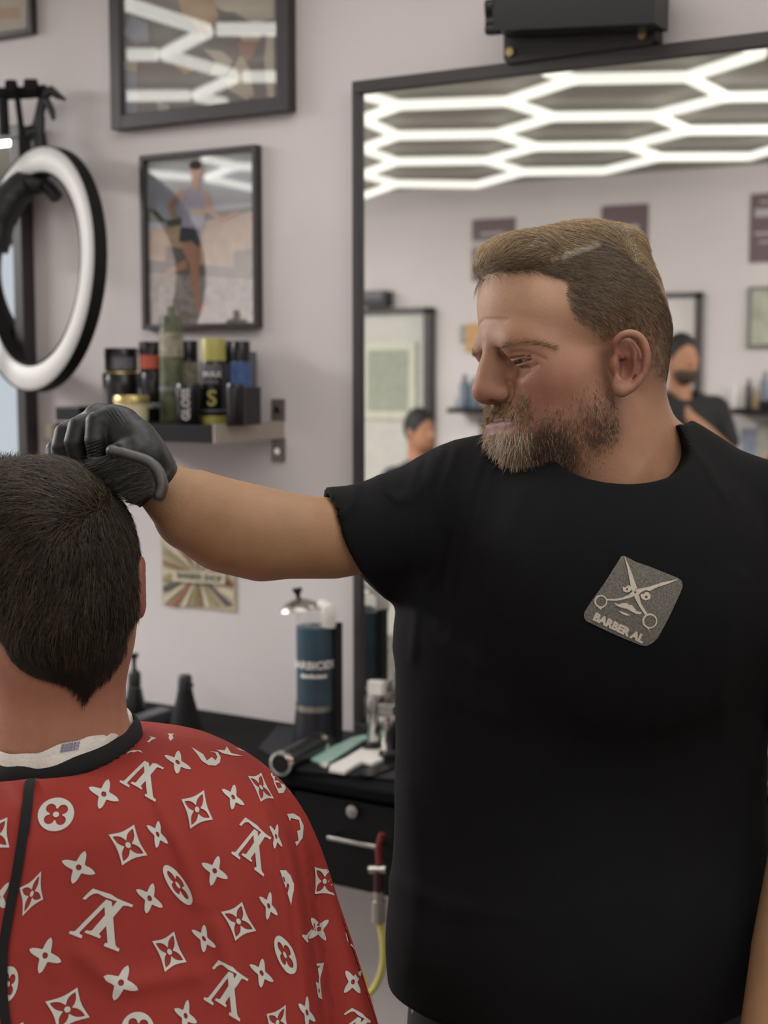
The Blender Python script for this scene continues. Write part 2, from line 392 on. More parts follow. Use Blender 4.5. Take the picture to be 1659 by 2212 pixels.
def framed(x0, x1, z0, z1, fw, dep, label, name='framed_picture'):
    t = thing(name, label, 'picture', (x0, 0, z0))
    m = MB(); m.bb((x0, -dep, z0), (x0+fw, 0, z1)); m.bb((x1-fw, -dep, z0), (x1, 0, z1)); m.bb((x0+fw, -dep, z0), (x1-fw, 0, z0+fw)); m.bb((x0+fw, -dep, z1-fw), (x1-fw, 0, z1))
    m.build('frame', M_frame, t, bevel=.0015)
    MB().bb((x0+fw, -dep+.010, z0+fw), (x1-fw, -dep+.012, z1-fw)).build('picture_glass', glassmat(), t)
    return t
A = onwall(239, 277, .03); B = onwall(623, 242, .03)
t = framed(A[0], B[0], (A[2]+B[2])/2, A[2]+.75, .030, .03, 'large framed picture of people in white caps high on the wall')
o_ = .012
bg = picmat('print_mauve', (118, 108, 110), .25, 6)
cream = picmat('print_cream', (205, 196, 176)); tan = picmat('print_tan', (196, 160, 116)); pink = picmat('print_pink', (178, 132, 118)); pale = picmat('print_paleblue', (150, 158, 176)); dk = picmat('print_dark', (70, 66, 68))
def zA(X, Y): return 200+X*.2773, Y*.2773
def zz(L, f): return [f(*q) for q in L]
tan_x0, tan_x1 = 255, 598
art(t, 'print', [([(256, -140), (600, -140), (600, 226), (256, 250)], bg),
    (zz([(900, -60), (1410, -60), (1410, 140), (1260, 185), (1100, 90), (1010, 95)], zA), cream),
    (zz([(640, -80), (900, -80), (1000, 90), (930, 200), (860, 330), (800, 190), (700, 120)], zA), tan),
    (zz([(960, 60), (1090, 110), (1200, 180), (1000, 180)], zA), dk),
    (zz([(1150, 270), (1310, 260), (1300, 320), (1160, 320)], zA), cream),
    (zz([(1130, 330), (1290, 320), (1250, 430), (1200, 490), (1150, 440)], zA), pink),
    (zz([(1150, 430), (1220, 520), (1260, 740), (1200, 780), (1060, 700), (1040, 620), (1100, 520)], zA), cream),
    (zz([(860, 380), (1010, 400), (1090, 470), (1050, 560), (900, 600), (960, 480)], zA), cream),
    (zz([(215, 480), (340, 500), (350, 880), (225, 890)], zA), pale),
    (zz([(215, 470), (345, 480), (345, 560), (215, 540)], zA), cream),
    (zz([(300, 120), (430, 180), (440, 330), (330, 350), (240, 260)], zA), pale),
    (zz([(1360, 260), (1410, 260), (1415, 760), (1360, 760), (1335, 450)], zA), cream),
    (zz([(500, 780), (600, 820), (590, 870), (510, 860)], zA), cream),
    (zz([(620, 500), (800, 540), (720, 580)], zA), tan)], o_)
A = onwall(306, 708, .022); B = onwall(556, 713, .022); zt = (onwall(304, 332, .022)[2]+onwall(555, 315, .022)[2])/2
t = framed(A[0], B[0], (A[2]+B[2])/2, zt, .0115, .022, 'black framed photo of a barefoot runner hanging above the product shelf')
o_ = .006
sky = picmat('print_sky', (186, 191, 200), .12, 9); sand = picmat('print_sand', (206, 178, 146), .22, 30); green = picmat('print_green', (86, 96, 74), .3, 40); wallc = picmat('print_stone', (128, 116, 108), .2, 30)
rock = mat('print_rocks', (172, 162, 156), .6, var=.4, scale=60); skin_p = picmat('print_skin', (196, 150, 124)); vest = picmat('print_vest', (160, 152, 176)); shorts = picmat('print_shorts', (72, 74, 84)); yel = picmat('print_yellow', (196, 176, 92)); dkh = picmat('print_hair', (66, 56, 52)); bib = picmat('print_bib', (176, 182, 196)); whi = picmat('print_white', (200, 198, 192))
def zB(X, Y): return X*.3978, 150+Y*.3978
art(t, 'print', [([(311, 341), (550, 325), (550, 704), (311, 702)], sky),
    (zz([(770, 740), (850, 770), (900, 820), (1100, 780), (1380, 740), (1380, 880), (770, 880)], zB), green),
    (zz([(770, 830), (900, 830), (920, 880), (770, 900)], zB), bib),
    (zz([(770, 870), (900, 860), (1130, 820), (1380, 770), (1380, 1110), (770, 1060)], zB), sand),
    (zz([(900, 960), (1080, 980), (1080, 1060), (900, 1040)], zB), wallc),
    (zz([(770, 1030), (1380, 1090), (1380, 1150), (770, 1110)], zB), wallc),
    (zz([(1270, 990), (1380, 970), (1380, 1100), (1270, 1090)], zB), wallc),
    (zz([(770, 1100), (1380, 1140), (1380, 1420), (770, 1410)], zB), rock),
    (zz([(1000, 900), (1080, 930), (1075, 1000), (1085, 1120), (1080, 1200), (1100, 1290), (1075, 1300), (1040, 1180), (1030, 1060), (990, 980)], zB), skin_p),
    (zz([(1010, 1030), (1020, 1080), (930, 1110), (900, 1160), (885, 1150), (910, 1085), (960, 1060)], zB), skin_p),
    (zz([(1065, 1285), (1140, 1300), (1130, 1320), (1080, 1335)], zB), skin_p),
    (zz([(980, 850), (1095, 870), (1080, 970), (1040, 930), (985, 940), (970, 930)], zB), shorts),
    (zz([(990, 640), (960, 670), (910, 740), (930, 800), (960, 820), (935, 740), (975, 700), (1000, 680)], zB), skin_p),
    (zz([(1100, 640), (1130, 680), (1150, 760), (1210, 810), (1290, 770), (1290, 790), (1200, 830), (1130, 780), (1100, 700)], zB), skin_p),
    (zz([(1000, 650), (1040, 640), (1065, 665), (1100, 640), (1115, 700), (1110, 870), (985, 855), (990, 740)], zB), vest),
    (zz([(1035, 760), (1125, 765), (1120, 785), (1030, 780)], zB), yel), (zz([(1035, 785), (1110, 790), (1100, 850), (1030, 840)], zB), bib),
    (zz([(1040, 570), (1085, 570), (1080, 640), (1065, 665), (1040, 640)], zB), skin_p),
    (el(*zB(1062, 545), 13, 20), skin_p), (el(*zB(1060, 520), 14, 10), dkh)], o_)
t = framed(onwall(-70, 60, .02)[0], onwall(68, 60, .02)[0], onwall(60, 72, .02)[2], onwall(60, 72, .02)[2]+.4, .012, .02, 'black framed print cut off at the top corner above the ring light')
art(t, 'print', [([(-75, -60), (56, -70), (56, 62), (-75, 78)], cream), ([(-70, 20), (44, 14), (44, 40), (-70, 46)], tan)], .006)
# poster under the shelf
def zC(X, Y): return 230+X*.244, 1100+Y*.244
A = onwall(350, 1307, .004); B = onwall(509, 1322, .004); zt = onwall(350, 1110, .004)[2]
t = thing('barber_poster', 'vintage barber shop poster with sunburst stripes under the shelf', 'poster', (A[0], 0, A[2]))
zb = (A[2]+B[2])/2
MB().bb((A[0], -.003, zb), (B[0], 0, zt)).build('poster_sheet', picmat('poster_paper', (176, 164, 138), .2, 20), t)
oliv = picmat('poster_olive', (148, 136, 98)); grey = picmat('poster_grey', (84, 82, 78)); red = picmat('poster_red', (150, 96, 80)); crm = picmat('poster_cream', (196, 186, 160)); brn = picmat('poster_brown', (128, 100, 74))
cxp, cyp = 428, 1240; it = []
cols = [crm, red, crm, grey, oliv, crm, brn, oliv]
for k in range(26):
    a0 = 2*math.pi*k/26; a1 = 2*math.pi*(k+.62)/26
    def clip(a):
        dx, dy = math.cos(a), math.sin(a); s = min((76/abs(dx)) if dx else 1e9, ((70 if dy > 0 else 120)/abs(dy)) if dy else 1e9); return cxp+dx*s, cyp+dy*s
    it.append(([(cxp, cyp), clip(a0), clip(a1)], cols[k % 8]))
it.append(([(372, 1232), (486, 1238), (486, 1262), (372, 1256)], crm))
art(t, 'sunburst', it, .003)
def text_mesh(body, size, bold=0.0, align='CENTER'):
    c = bpy.data.curves.new('t', 'FONT'); c.body = body; c.size = size; c.align_x = align; c.align_y = 'CENTER'; c.offset = bold; c.resolution_u = 3
    o = bpy.data.objects.new('t', c); COL.objects.link(o); dg = bpy.context.evaluated_depsgraph_get()
    me = bpy.data.meshes.new_from_object(o.evaluated_get(dg)); bpy.data.objects.remove(o); bpy.data.curves.remove(c)
    v = [tuple(q.co) for q in me.vertices]; f = [tuple(p.vertices) for p in me.polygons]; bpy.data.meshes.remove(me); return v, f
def wall_text(parent, name, body, px, py, size, m, off, bold=0):
    v, f = text_mesh(body, size, bold); c = onwall(px, py, off)
    return MB().add([(c[0]+q[0], c[1], c[2]+q[1]) for q in v], f).build(name, m, parent)
wall_text(t, 'lettering', 'BARBER SHOP', 430, 1247, .020, grey, .012, .0006)
# wall socket left of the shelf
c = onwall(103, 932, .005); t = MB().box((c[0], -.005, c[2]), (.033, .01, .036)).build('wall_socket', mat('socket_cream', (196, 186, 166), .5), bevel=.002); tag(t, 'small cream wall socket beside the left end of the shelf', 'socket')
# ------------------------------------------------------------------ shelf
SO = .245
c = plane_y(465, 921, -SO); SZ = c[2]; SX1 = onwall(612, 930)[0]; SX1 = (SX1+c[0])/2; SX0 = plane_y(118, 905, -SO)[0]
t = thing('wall_shelf', 'black floating shelf on metal brackets under the runner photo', 'shelf', (SX0, 0, SZ-.034))
MB().bb((SX0, -SO, SZ-.034), (SX1-.004, 0, SZ)).build('shelf_board', M_blackm, t, bevel=.002)
M_brk = mat('bracket_metal', (172, 160, 148), .45, .4)
for xx in (SX1,):
    br = MB().bb((xx-.003, -SO-.002, SZ-.034), (xx+.001, 0, SZ+.004)).build('bracket', M_brk, t)
    for za, zb_, zs in ((SZ+.004, SZ+.05, SZ+.028), (SZ-.085, SZ-.034, SZ-.062)):
        MB().bb((xx-.028, -.006, za), (xx+.004, 0, zb_)).build('wall_plate', mat('plate_metal', (120, 110, 104), .45, .5), br); MB().cyl((xx-.012, -.0085, zs), (xx-.012, -.004, zs), .007).build('screw', M_chrome, br)
def item(x0, x1, yt, off, base=None, yb=None):
    base = SZ if base is None else base
    a = plane_y(x0, yt, -off); b = plane_y(x1, yt, -off); w_ = (b[0]-a[0]); d = (a-CAM)@cF; r = (x1-x0)/FPX*d/2
    return (a[0]+b[0])/2, r, (a[2]+b[2])/2
M_camo = mat('camo_print', (88, 92, 70), .4, var=.6, scale=35); M_gold = mat('gold_lid', (190, 168, 110), .3, .6); M_cream = mat('cream_wax', (206, 198, 160), .5)
M_gl = mat('glossy_black', (22, 21, 22), .25, var=.1); M_lab = mat('label_white', (190, 186, 184), .5); M_grey = mat('label_grey', (98, 96, 104), .5, var=.2, scale=80)
M_red = mat('label_red', (176, 78, 58), .5, var=.2); M_blue = mat('label_blue', (62, 92, 142), .4, var=.3, scale=60); M_yel = mat('cap_yellow', (160, 152, 78), .4); M_camo2 = mat('camo_beige', (146, 140, 122), .4, var=.45, scale=60)
def band(mb, x, y, r, z0, z1, a0=None, a1=None):   # a label wrapped round a can: arc facing the room
    if a0 is None: return mb.lathe([(r+.0006, 0), (r+.0006, z1-z0)], (x, y, z0), seg=28, cap=False)
    n = 12; v = []; f = []
    for i in range(n+1):
        a = math.radians(a0+(a1-a0)*i/n); v += [(x+(r+.0008)*math.cos(a), y+(r+.0008)*math.sin(a), z0), (x+(r+.0008)*math.cos(a), y+(r+.0008)*math.sin(a), z1)]
    for i in range(n): f.append((2*i, 2*i+2, 2*i+3, 2*i+1))
    return mb.add(v, f)
def can_text(parent, body, x, y, r, z, size, m, vertical=False, name='lettering'):
    v, f = text_mesh(body, size, .0006); out = []
    for q in v:
        h, k = (q[0], q[1]) if not vertical else (-q[1], q[0])
        a = math.radians(-62)+h/r; out.append((x+(r+.0015)*math.cos(a), y+(r+.0015)*math.sin(a), z+k))
    return MB().add(out, f).build(name, m, parent)
def can(label, x0, x1, yt, off, body_m, cap_m, capfrac=.2, base=None, name='spray_can', cat='can', bands=(), text=None, nozzle=False, pr=1.0):
    x, r, z1 = item(x0, x1, yt, off, base); base = SZ if base is None else base; y = -off; H = z1-base; hc_ = H*(1-capfrac)
    t = thing(name, label, cat, (x, y, base))
    MB().lathe([(r*.93, 0), (r, .003), (r, hc_-.006), (r*.95, hc_)], (x, y, base), seg=32).build('can_body', body_m, t, True)
    cm = MB().lathe([(r*.97*pr, 0), (r*.97*pr, H*capfrac-.004), (r*.90*pr, H*capfrac)], (x, y, base+hc_), seg=32)
    if nozzle: cm.lathe([(r*.35, 0), (r*.3, .02)], (x, y, z1), seg=16)
    cm.build('can_cap', cap_m, t, True)
    for z0f, z1f, m in bands: band(MB(), x, y, r, base+H*z0f, base+H*z1f).build('label_band', m, t, True)
    if text:
        for s, zf, sz, m, ver in text: can_text(t, s, x, y, r, base+H*zf, sz, m, ver)
    return t, x, r, H
can('tall camouflage spray can, the tallest on the shelf', 343, 395, 682, .13, M_camo, M_camo, .12, bands=((.62, .84, M_camo2), (.30, .34, M_grey)), nozzle=True)
can('black capped can with beige camouflage wrap behind the short black can', 381, 428, 736, .06, M_gl, M_gl, .22, bands=((.30, .74, M_camo2),))
can('short black can with white upright lettering in front on the shelf', 379, 434, 829, .19, M_gl, M_gl, .06, text=((('GLOSS'), .5, .022, M_lab, True),))
can('black spray can with a yellow cap and yellow base', 433, 488, 731, .14, M_gl, M_yel, .26, bands=((0, .10, M_yel), (.145, .17, M_grey)), text=(('FIBER', .66, .018, M_grey, False), ('WAX', .58, .017, M_lab, False), ('ultra', .50, .013, M_grey, False), ('S', .30, .045, M_yel, False)))
can('black capped can with a blue label at the right of the shelf', 497, 541, 737, .07, M_gl, M_gl, .24, bands=((.42, .75, M_blue),))
can('short plain black can in front of the blue labelled can', 488, 530, 829, .19, M_gl, M_gl, .05)
can('slim black can squeezed behind the yellow capped one', 470, 505, 737, .04, M_gl, M_gl, .2, bands=((.5, .72, M_grey),))
x, r, z1 = item(526, 547, 836, .15); t = thing('product_box', 'small black and white carton at the right end of the shelf', 'box', (x, -.15, SZ))
MB().bb((x-r, -.18, SZ), (x+r, -.12, z1)).build('carton', M_gl, t, bevel=.001)
m = MB(); H = z1-SZ; m.bb((x-r*.8, -.1812, SZ+H*.08), (x+r*.6, -.18, SZ+H*.42)); m.bb((x-r*.8, -.1812, SZ+H*.68), (x+r*.6, -.18, SZ+H*.92)); m.build('label', M_lab, t)
x, r, z1 = item(519, 545, 760, .03); o = MB().bb((x-r, -.05, SZ), (x+r, -.01, z1)).build('product_box', M_grey, bevel=.001); tag(o, 'narrow grey carton standing behind the blue labelled can', 'box')
def tub(label, x0, x1, yt, off, base, m_body, m_lid, lidf=.35, lab=None, text=None, name='styling_tub', over=1.05):
    x, r, z1 = item(x0, x1, yt, off, base); H = z1-base; y = -off
    t = thing(name, label, 'tub', (x, y, base))
    MB().lathe([(r*.9/over, 0), (r/over, .004), (r/over, H*(1-lidf))], (x, y, base), seg=36).build('tub_body', m_body, t, True)
    MB().lathe([(r, 0), (r, H*lidf-.003), (r*.95, H*lidf)], (x, y, z1-H*lidf), seg=36).build('lid', m_lid, t, True)
    if lab: band(MB(), x, y, r/over, base+H*lab[0], base+H*lab[1], lab[3], lab[4]).build('label', lab[2], t, True)
    if text: can_text(t, text[0], x, y, r, base+H*text[1], text[2], text[3])
    return z1
tub('cream wax jar with a pale gold lid next to the gloved hand', 246, 322, 854, .20, SZ, M_cream, M_gold, .26, over=1.08)
h1 = tub('black jar with a gold edged lid behind the cream jar', 222, 302, 806, .10, SZ, M_gl, M_gl, .32)
x, r, z1 = item(222, 302, 806, .10); o = MB().lathe([(r*.97, 0), (r*.93, .003)], (x, -.10, z1), seg=36).build('gold_rim', M_gold, None, True); o.parent = [q for q in COL.objects if q.get('label', '').startswith('black jar with a gold')][0]; o.matrix_parent_inverse = parent_matrix(o.parent).inverted()
tub('black tub with a grey label on top of the gold edged jar', 226, 298, 752, .10, z1+.003, M_gl, M_gl, .4, lab=(.08, .62, M_grey, -80, -5), over=1.02)
h2 = tub('black tub with white lettering under the red labelled tub', 302, 364, 803, .09, SZ, M_gl, M_gl, .3, text=('MATTE', .32, .014, M_lab))
tub('black tub with a torn red label, topmost beside the camouflage can', 300, 362, 738, .09, h2, M_gl, M_gl, .4, lab=(.1, .55, M_red, -125, -30), over=1.03)
x, r, z1 = item(137, 207, 877, .12); o = MB().bb((x-r, -.16, SZ), (x+r, -.08, z1)).build('product_box', M_gl, bevel=.003); tag(o, 'low black box at the left end of the shelf above the gloved hand', 'box')
# ------------------------------------------------------------------ ring light
RD = 3.15; rc = P(72, 582, RD); yw = math.radians(48.5)
rn = -cF*math.cos(yw)-cR*math.sin(yw)                  # face direction: towards the camera and left
ru = cU.copy(); rs = np.cross(ru, rn)
RR = 262/FPX*RD; RI = RR*.79
t = thing('ring_light', 'round white ring light on a stand at the upper left', 'lamp', (rc[0], rc[1], 0))
def ring_prof(prof, name, m):
    v = []; f = []; n = 96; k = len(prof)
    for i in range(n):
        a = 2*math.pi*i/n; d = math.cos(a)*rs+math.sin(a)*ru
        for (r, z) in prof: v.append(rc+d*r+rn*z)
    for i in range(n):
        for j in range(k): f.append((i*k+j, ((i+1) % n)*k+j, ((i+1) % n)*k+(j+1) % k, i*k+(j+1) % k))
    return MB().add(v, f).build(name, m, t, True)
ring_prof([(RI+.002, 0), (RI+.01, .006), (RR-.01, .006), (RR-.002, 0), (RR-.006, -.006), (RI+.006, -.006)], 'diffuser', mat('ring_diffuser', (186, 183, 180), .5, var=.01))
ring_prof([(RR+.001, .002), (RR+.001, -.030), (RR-.012, -.036), (RI-.002, -.036), (RI-.002, .002), (RI+.004, -.004), (RR-.004, -.004)], 'housing', M_blackm)
# clamp, knobs and phone holder
tp0 = rc+ru*(RR+.0)
m = MB(); m.cyl(tp0-rn*.016, tp0+ru*.035-rn*.016, .020, .014); m.cyl(tp0+ru*.03-rn*.016, tp0+ru*.075-rn*.016, .012); 
k0 = P(62, 290, RD+.02); m.lathe([(.004, -.018), (.016, -.014), (.018, 0), (.014, .014), (.004, .018)], P(75, 286, RD+.02), cR, 16)
m.build('ball_joint', M_black, t, True)
m = MB(); m.tube(smooth_pts([P(75, 285, RD+.02), P(86, 245, RD+.02), P(95, 205, RD+.02), P(104, 190, RD+.02)]), .011); m.tube([P(96, 205, RD), P(112, 196, RD), P(124, 206, RD), P(142, 216, RD)], [.012, .012, .009, .003]); m.tube([P(100, 215, RD), P(112, 240, RD), P(116, 258, RD)], [.008, .008, .005]); m.build('clamp', M_black, t, True)
m = MB(); m.tube([P(-60, 205, RD+.03), P(0, 203, RD+.03), P(60, 200, RD+.03), P(100, 196, RD+.03)], .014, 14); m.tube([P(15, 190, RD), P(35, 190, RD)], .018); m.tube([P(55, 188, RD), P(80, 188, RD)], .018)
m.tube([P(38, 215, RD), P(48, 290, RD)], .007); m.tube([P(6, 215, RD), P(10, 290, RD)], .012); m.build('arm', M_blackm, t, True)
m = MB(); m.tube(smooth_pts([P(-14, 540, RD+.03), P(2, 470, RD+.03), P(28, 424, RD+.03), P(62, 398, RD+.03), P(98, 400, RD+.03), P(126, 432, RD+.03)]), [.034]*6+[.038]*6+[.036]*6+[.026]*6+[.016]*6+[.008]); m.build('phone_holder', M_black, t, True)
px0 = P(-60, 300, RD+.05); CZ0 = onwall(455, 1535)[2]; m = MB(); m.cyl((px0[0], px0[1], CZ0+.01), (px0[0], px0[1], P(-60, 190, RD+.05)[2]), .012); m.build('pole', M_black, t, True)
MB().lathe([(.075, .0005), (.075, .012), (.02, .022)], (px0[0], px0[1], CZ0), seg=32).build('base', M_black, t, True)
# ------------------------------------------------------------------ bracket of the screen above the mirror
t = thing('screen_mount', 'black metal wall mount with screws above the mirror', 'mount', onwall(1240, 100))
def zD(X, Y): return 740+X*.554, Y*.554
o1 = .05
pts = [onwall(x, y, o1) for x, y in ((1087, 60), (1087, 128), (1094, 138), (1405, 96), (1414, 86), (1418, -60), (1087, -40))]
MB().prism(pts, (0, .045, 0)).build('wall_plate', mat('mount_plate', (52, 47, 47), .5, .3), t, bevel=.002)
m = MB()
for yy, rr in ((20, .022), (45, .020)):
    m.cyl(onwall(1058, yy+8, .10), onwall(1415, yy-38, .10), rr, seg=20)
m.prism([onwall(x, y, .13) for x, y in ((1062, 2), (1066, 66), (1414, 50), (1418, -60), (1062, -40))], (0, .07, 0)); m.build('screen_arm', mat('mount_black', (11, 11, 11), .35, .2), t, True)
MB().cyl(onwall(1052, 14, .12), onwall(1070, 12, .12), .012).build('end_lug', M_black, t, True); MB().cyl(onwall(1052, 64, .12), onwall(1078, 62, .12), .010).build('end_lug', M_black, t, True)
for x, y in ((1103, 113), (1389, 76)): c = onwall(x, y, o1); MB().cyl(c, c+np.array([0, -.006, 0]), .008).build('screw', mat('brass_screw', (170, 150, 110), .35, .9), t, True)
# ------------------------------------------------------------------ counter and drawers
c = onwall(455, 1535); CZ = c[2]; cf = plane_z(760, 1697, CZ); CYF = cf[1]
M_top = mat('counter_black', (8, 8, 9), .6, var=.15, scale=8, spec=.08); M_cab = mat('cabinet_black', (11, 11, 12), .5, var=.1, spec=.2)
tag(MB().bb((-4.2, CYF, CZ-.022), (1.2, -.001, CZ)).build('countertop', M_top, bevel=.004), 'long black countertop under the mirror carrying the barber tools', 'counter')
cz0 = plane_y(770, 1930, CYF+.02)[2]; cabx = plane_y(716, 1900, CYF)[0]
t = thing('drawer_cabinet', 'black wall hung drawer cabinet with a lock and chrome pull', 'cabinet', (cabx, 0, cz0))
cx1 = cabx+.85; cx0 = cabx-1.2
MB().bb((cx0, CYF+.035, cz0), (cx1, -.001, CZ-.022)).build('cabinet_body', M_cab, t, bevel=.003)
lx = plane_y(640, 1800, CYF+.02)[0]
rx = plane_y(842, 1830, CYF+.02)[0]
for i, (q0, q1) in enumerate(((cx0+.01, lx-.005), (lx, rx+.02), (rx+.025, cx1-.01))):
    dr = MB().bb((q0, CYF+.015, cz0+.012), (q1, CYF+.035, CZ-.035)).build('drawer', M_cab, t, bevel=.003)
    if i == 1:
        c = plane_y(763, 1752, CYF+.014); MB().lathe([(.0125, 0), (.012, .006), (.006, .008)], c, (0, -1, 0), 24).build('lock', M_steel, dr, True)
        a = plane_y(710, 1809, CYF-.012); b = plane_y(811, 1829, CYF-.012); a[2] = b[2] = (a[2]+b[2])/2
        MB().tube([a+(0, .03, 0), a, b, b+(0, .03, 0)], .0048, 12).build('handle', M_chrome, dr, True)
# hose hanging by the cabinet
D0 = CYF-.03
def pd(x, y): return plane_y(x, y, D0)
t = thing('air_hose', 'yellow coiled air hose with red and silver coupling by the cabinet', 'hose', pd(820, 1900))
MB().tube(smooth_pts([pd(826, 1800), pd(818, 1830), pd(819, 1865), pd(822, 1880)]), .006).build('red_hose', mat('hose_red', (110, 30, 32), .5), t, True)
MB().cyl(pd(800, 1878), pd(836, 1878), .008).build('valve_lever', M_steel, t, True); m = MB(); m.cyl(pd(818, 1945), pd(818, 1990), .013, .013); m.cyl(pd(818, 1925), pd(818, 1950), .010); m.build('coupling', M_steel, t, True)
m = MB(); m.cyl(pd(818, 1880), pd(818, 1930), .009); m.build('valve', mat('valve_dark', (60, 30, 32), .4, .4), t, True)
MB().tube(smooth_pts([pd(820, 1990), pd(828, 2040), pd(826, 2090), pd(808, 2135), pd(780, 2150), pd(740, 2140), pd(715, 2100), pd(740, 2065), pd(775, 2095), pd(792, 2140), pd(796, 2180), pd(790, 2260), pd(770, 2400)], 8), .0065, 12).build('hose_line', mat('hose_yellow', (190, 180, 98), .45), t, True)
# ------------------------------------------------------------------ tools on the counter
def ctop(x, y, h=0.0): return plane_z(x, y, CZ+h)
MT = mat('tool_mat', (20, 20, 24), .9, var=.2, scale=60)
tag(MB().prism([ctop(x, y, .0005) for x, y in ((560, 1618), (600, 1570), (860, 1592), (880, 1690), (640, 1668))], (0, 0, .004)).build('tool_mat', MT), 'dark cloth mat spread under the tools on the counter', 'mat')
def slab(name, label, pts, h, m, cat, z=.0055):
    o = MB().prism([ctop(x, y, z) for x, y in pts], (0, 0, h)).build(name, m, bevel=.0015); return tag(o, label, cat)
slab('comb', 'teal comb lying on the tool mat', [(671, 1646), (676, 1637), (760, 1599), (796, 1591), (798, 1597), (740, 1632), (716, 1648), (692, 1653)], .006, mat('comb_teal', (176, 212, 200), .4), 'comb')
slab('comb', 'black comb lying between the teal and the white one', [(722, 1654), (800, 1603), (838, 1594), (835, 1604), (760, 1640), (735, 1658)], .006, M_gl, 'comb')
o = slab('cutting_comb', 'broad white clipper comb at the counter edge beside the barber', [(711, 1669), (714, 1660), (750, 1643), (790, 1617), (822, 1606), (838, 1608), (856, 1620), (856, 1634), (805, 1656), (782, 1652), (766, 1661), (745, 1675)], .008, M_white, 'comb')
slab('comb', 'dark comb half hidden under the white comb', [(768, 1674), (800, 1660), (856, 1640), (860, 1656), (800, 1680)], .004, M_gl, 'comb')
slab('spray_tip', 'tiny white clip beside the teal comb', [(690, 1657), (700, 1650), (712, 1653), (704, 1661)], .006, M_white, 'clip')
a = ctop(606, 1650, .022); b = ctop(702, 1598, .022)
t = thing('hair_trimmer', 'black cylindrical trimmer with silver end rings lying on the mat', 'trimmer', a)
d = (b-a); L = np.linalg.norm(d); d /= L
MB().lathe([(.020, 0), (.022, .02), (.022, L*.75), (.018, L), (.012, L+.01)], a, d, 32).build('trimmer_body', M_black, t, True)
MB().lathe([(.0185, -.002), (.0235, 0), (.0235, .009), (.022, .010)], a, d, 32, cap=False).build('end_ring', M_chrome, t, True)
MB().lathe([(.0150, -.0015), (.0150, .001)], a, d, 32).build('end_cap', M_gl, t, True)
MB().lathe([(.0225, 0), (.0225, .016)], a+d*L*.78, d, 32, cap=False).build('front_ring', M_chrome, t, True)
MB().lathe([(.008, 0), (.009, .012), (.004, .018)], a+d*(L+.01), d, 16).build('blade_tip', M_steel, t, True)
slab('metal_clip', 'steel sectioning clip lying under the mirror edge', [(757, 1563), (770, 1556), (812, 1562), (808, 1570)], .006, M_steel, 'clip')
# disinfectant jar
JO = .14
x0 = plane_y(640, 1500, -JO); x1 = plane_y(722, 1500, -JO); jx = (x0[0]+x1[0])/2; jr = 82/FPX*((x0-CAM)@cF)/2
def zj(y, x=680): return plane_y(x, y, -JO)[2]
t = thing('disinfectant_jar', 'tall glass disinfectant jar of blue liquid with combs inside, lid swung open', 'jar', (jx, -JO, CZ))
J = (jx, -JO, CZ)
zb0 = zj(1530)-CZ; zl = zj(1352)-CZ; zt = zj(1322)-CZ
MB().lathe([(jr*1.18, 0), (jr*1.2, .012), (jr*1.1, zb0*.6), (jr*1.02, zb0)], J, seg=40).build('jar_base', mat('jar_base', (24, 26, 36), .35), t, True)
MB().lathe([(jr*.96, zb0+.002), (jr*.97, zl)], J, seg=40).build('blue_liquid', mat('disinfectant', (14, 52, 70), .3, var=.5, scale=14, spec=.2), t, True)
MB().lathe([(jr, zb0), (jr, zl), (jr, zt), (jr*1.04, zt+.004), (jr*.97, zt+.006), (jr*.97, zl+.002)], J, seg=40, cap=False).build('jar_glass', mat('jar_glass', (200, 210, 210), .05, var=0, alpha=.07, spec=.3), t, True)
m = MB(); 
for yy in (1500, 1530): pass
m.bb((jx+jr*.95, -JO+.005, CZ+.01), (jx+jr*1.22, -JO+.03, zj(1345))); m.build('side_rail', M_blackm, t)
MB().lathe([(jr*1.03, 0), (jr*1.03, .012)], (jx, -JO, CZ+zb0-.0), seg=40, cap=False).build('silver_band', M_steel, t, True)
m = MB().tube(smooth_pts([(jx+jr*.8, -JO, zj(1350)), (jx+jr*.86, -JO, zj(1325)), (jx+jr*.7, -JO, zj(1308)), (jx+jr*.3, -JO, zj(1306))]), [.016]*6+[.016]*6+[.012]*6+[.008]); m.build('lid_arm', M_white, t, True)
lc = plane_y(648, 1318, -JO); ax = np.array([-.15, 0, 1.0])
lid = MB().lathe([(jr*1.12, 0), (jr*1.05, .006), (jr*.75, .016), (jr*.25, .024), (.004, .025)], lc, ax, 36).build('lid', M_steel, t, True)
MB().lathe([(.004, .022), (.005, .032), (.010, .040), (.010, .046)], lc, ax, 20).build('lid_knob', M_gl, lid, True)
m = MB(); y_ = -JO-jr*.35
m.prism([(jx-jr*.55, y_, CZ+zb0+.02), (jx-jr*.05, y_, CZ+zb0+.02), (jx-jr*.0, y_, zj(1345)), (jx-jr*.5, y_, zj(1345))], (0, .004, 0)); m.build('soaking_comb', mat('comb_pale_green', (150, 168, 150), .4), t)
can_text(t, 'BARBICIDE', jx, -JO, jr+.001, zj(1430), .0215, M_white); can_text(t, 'disinfectant', jx, -JO, jr+.001, zj(1452), .012, M_white)
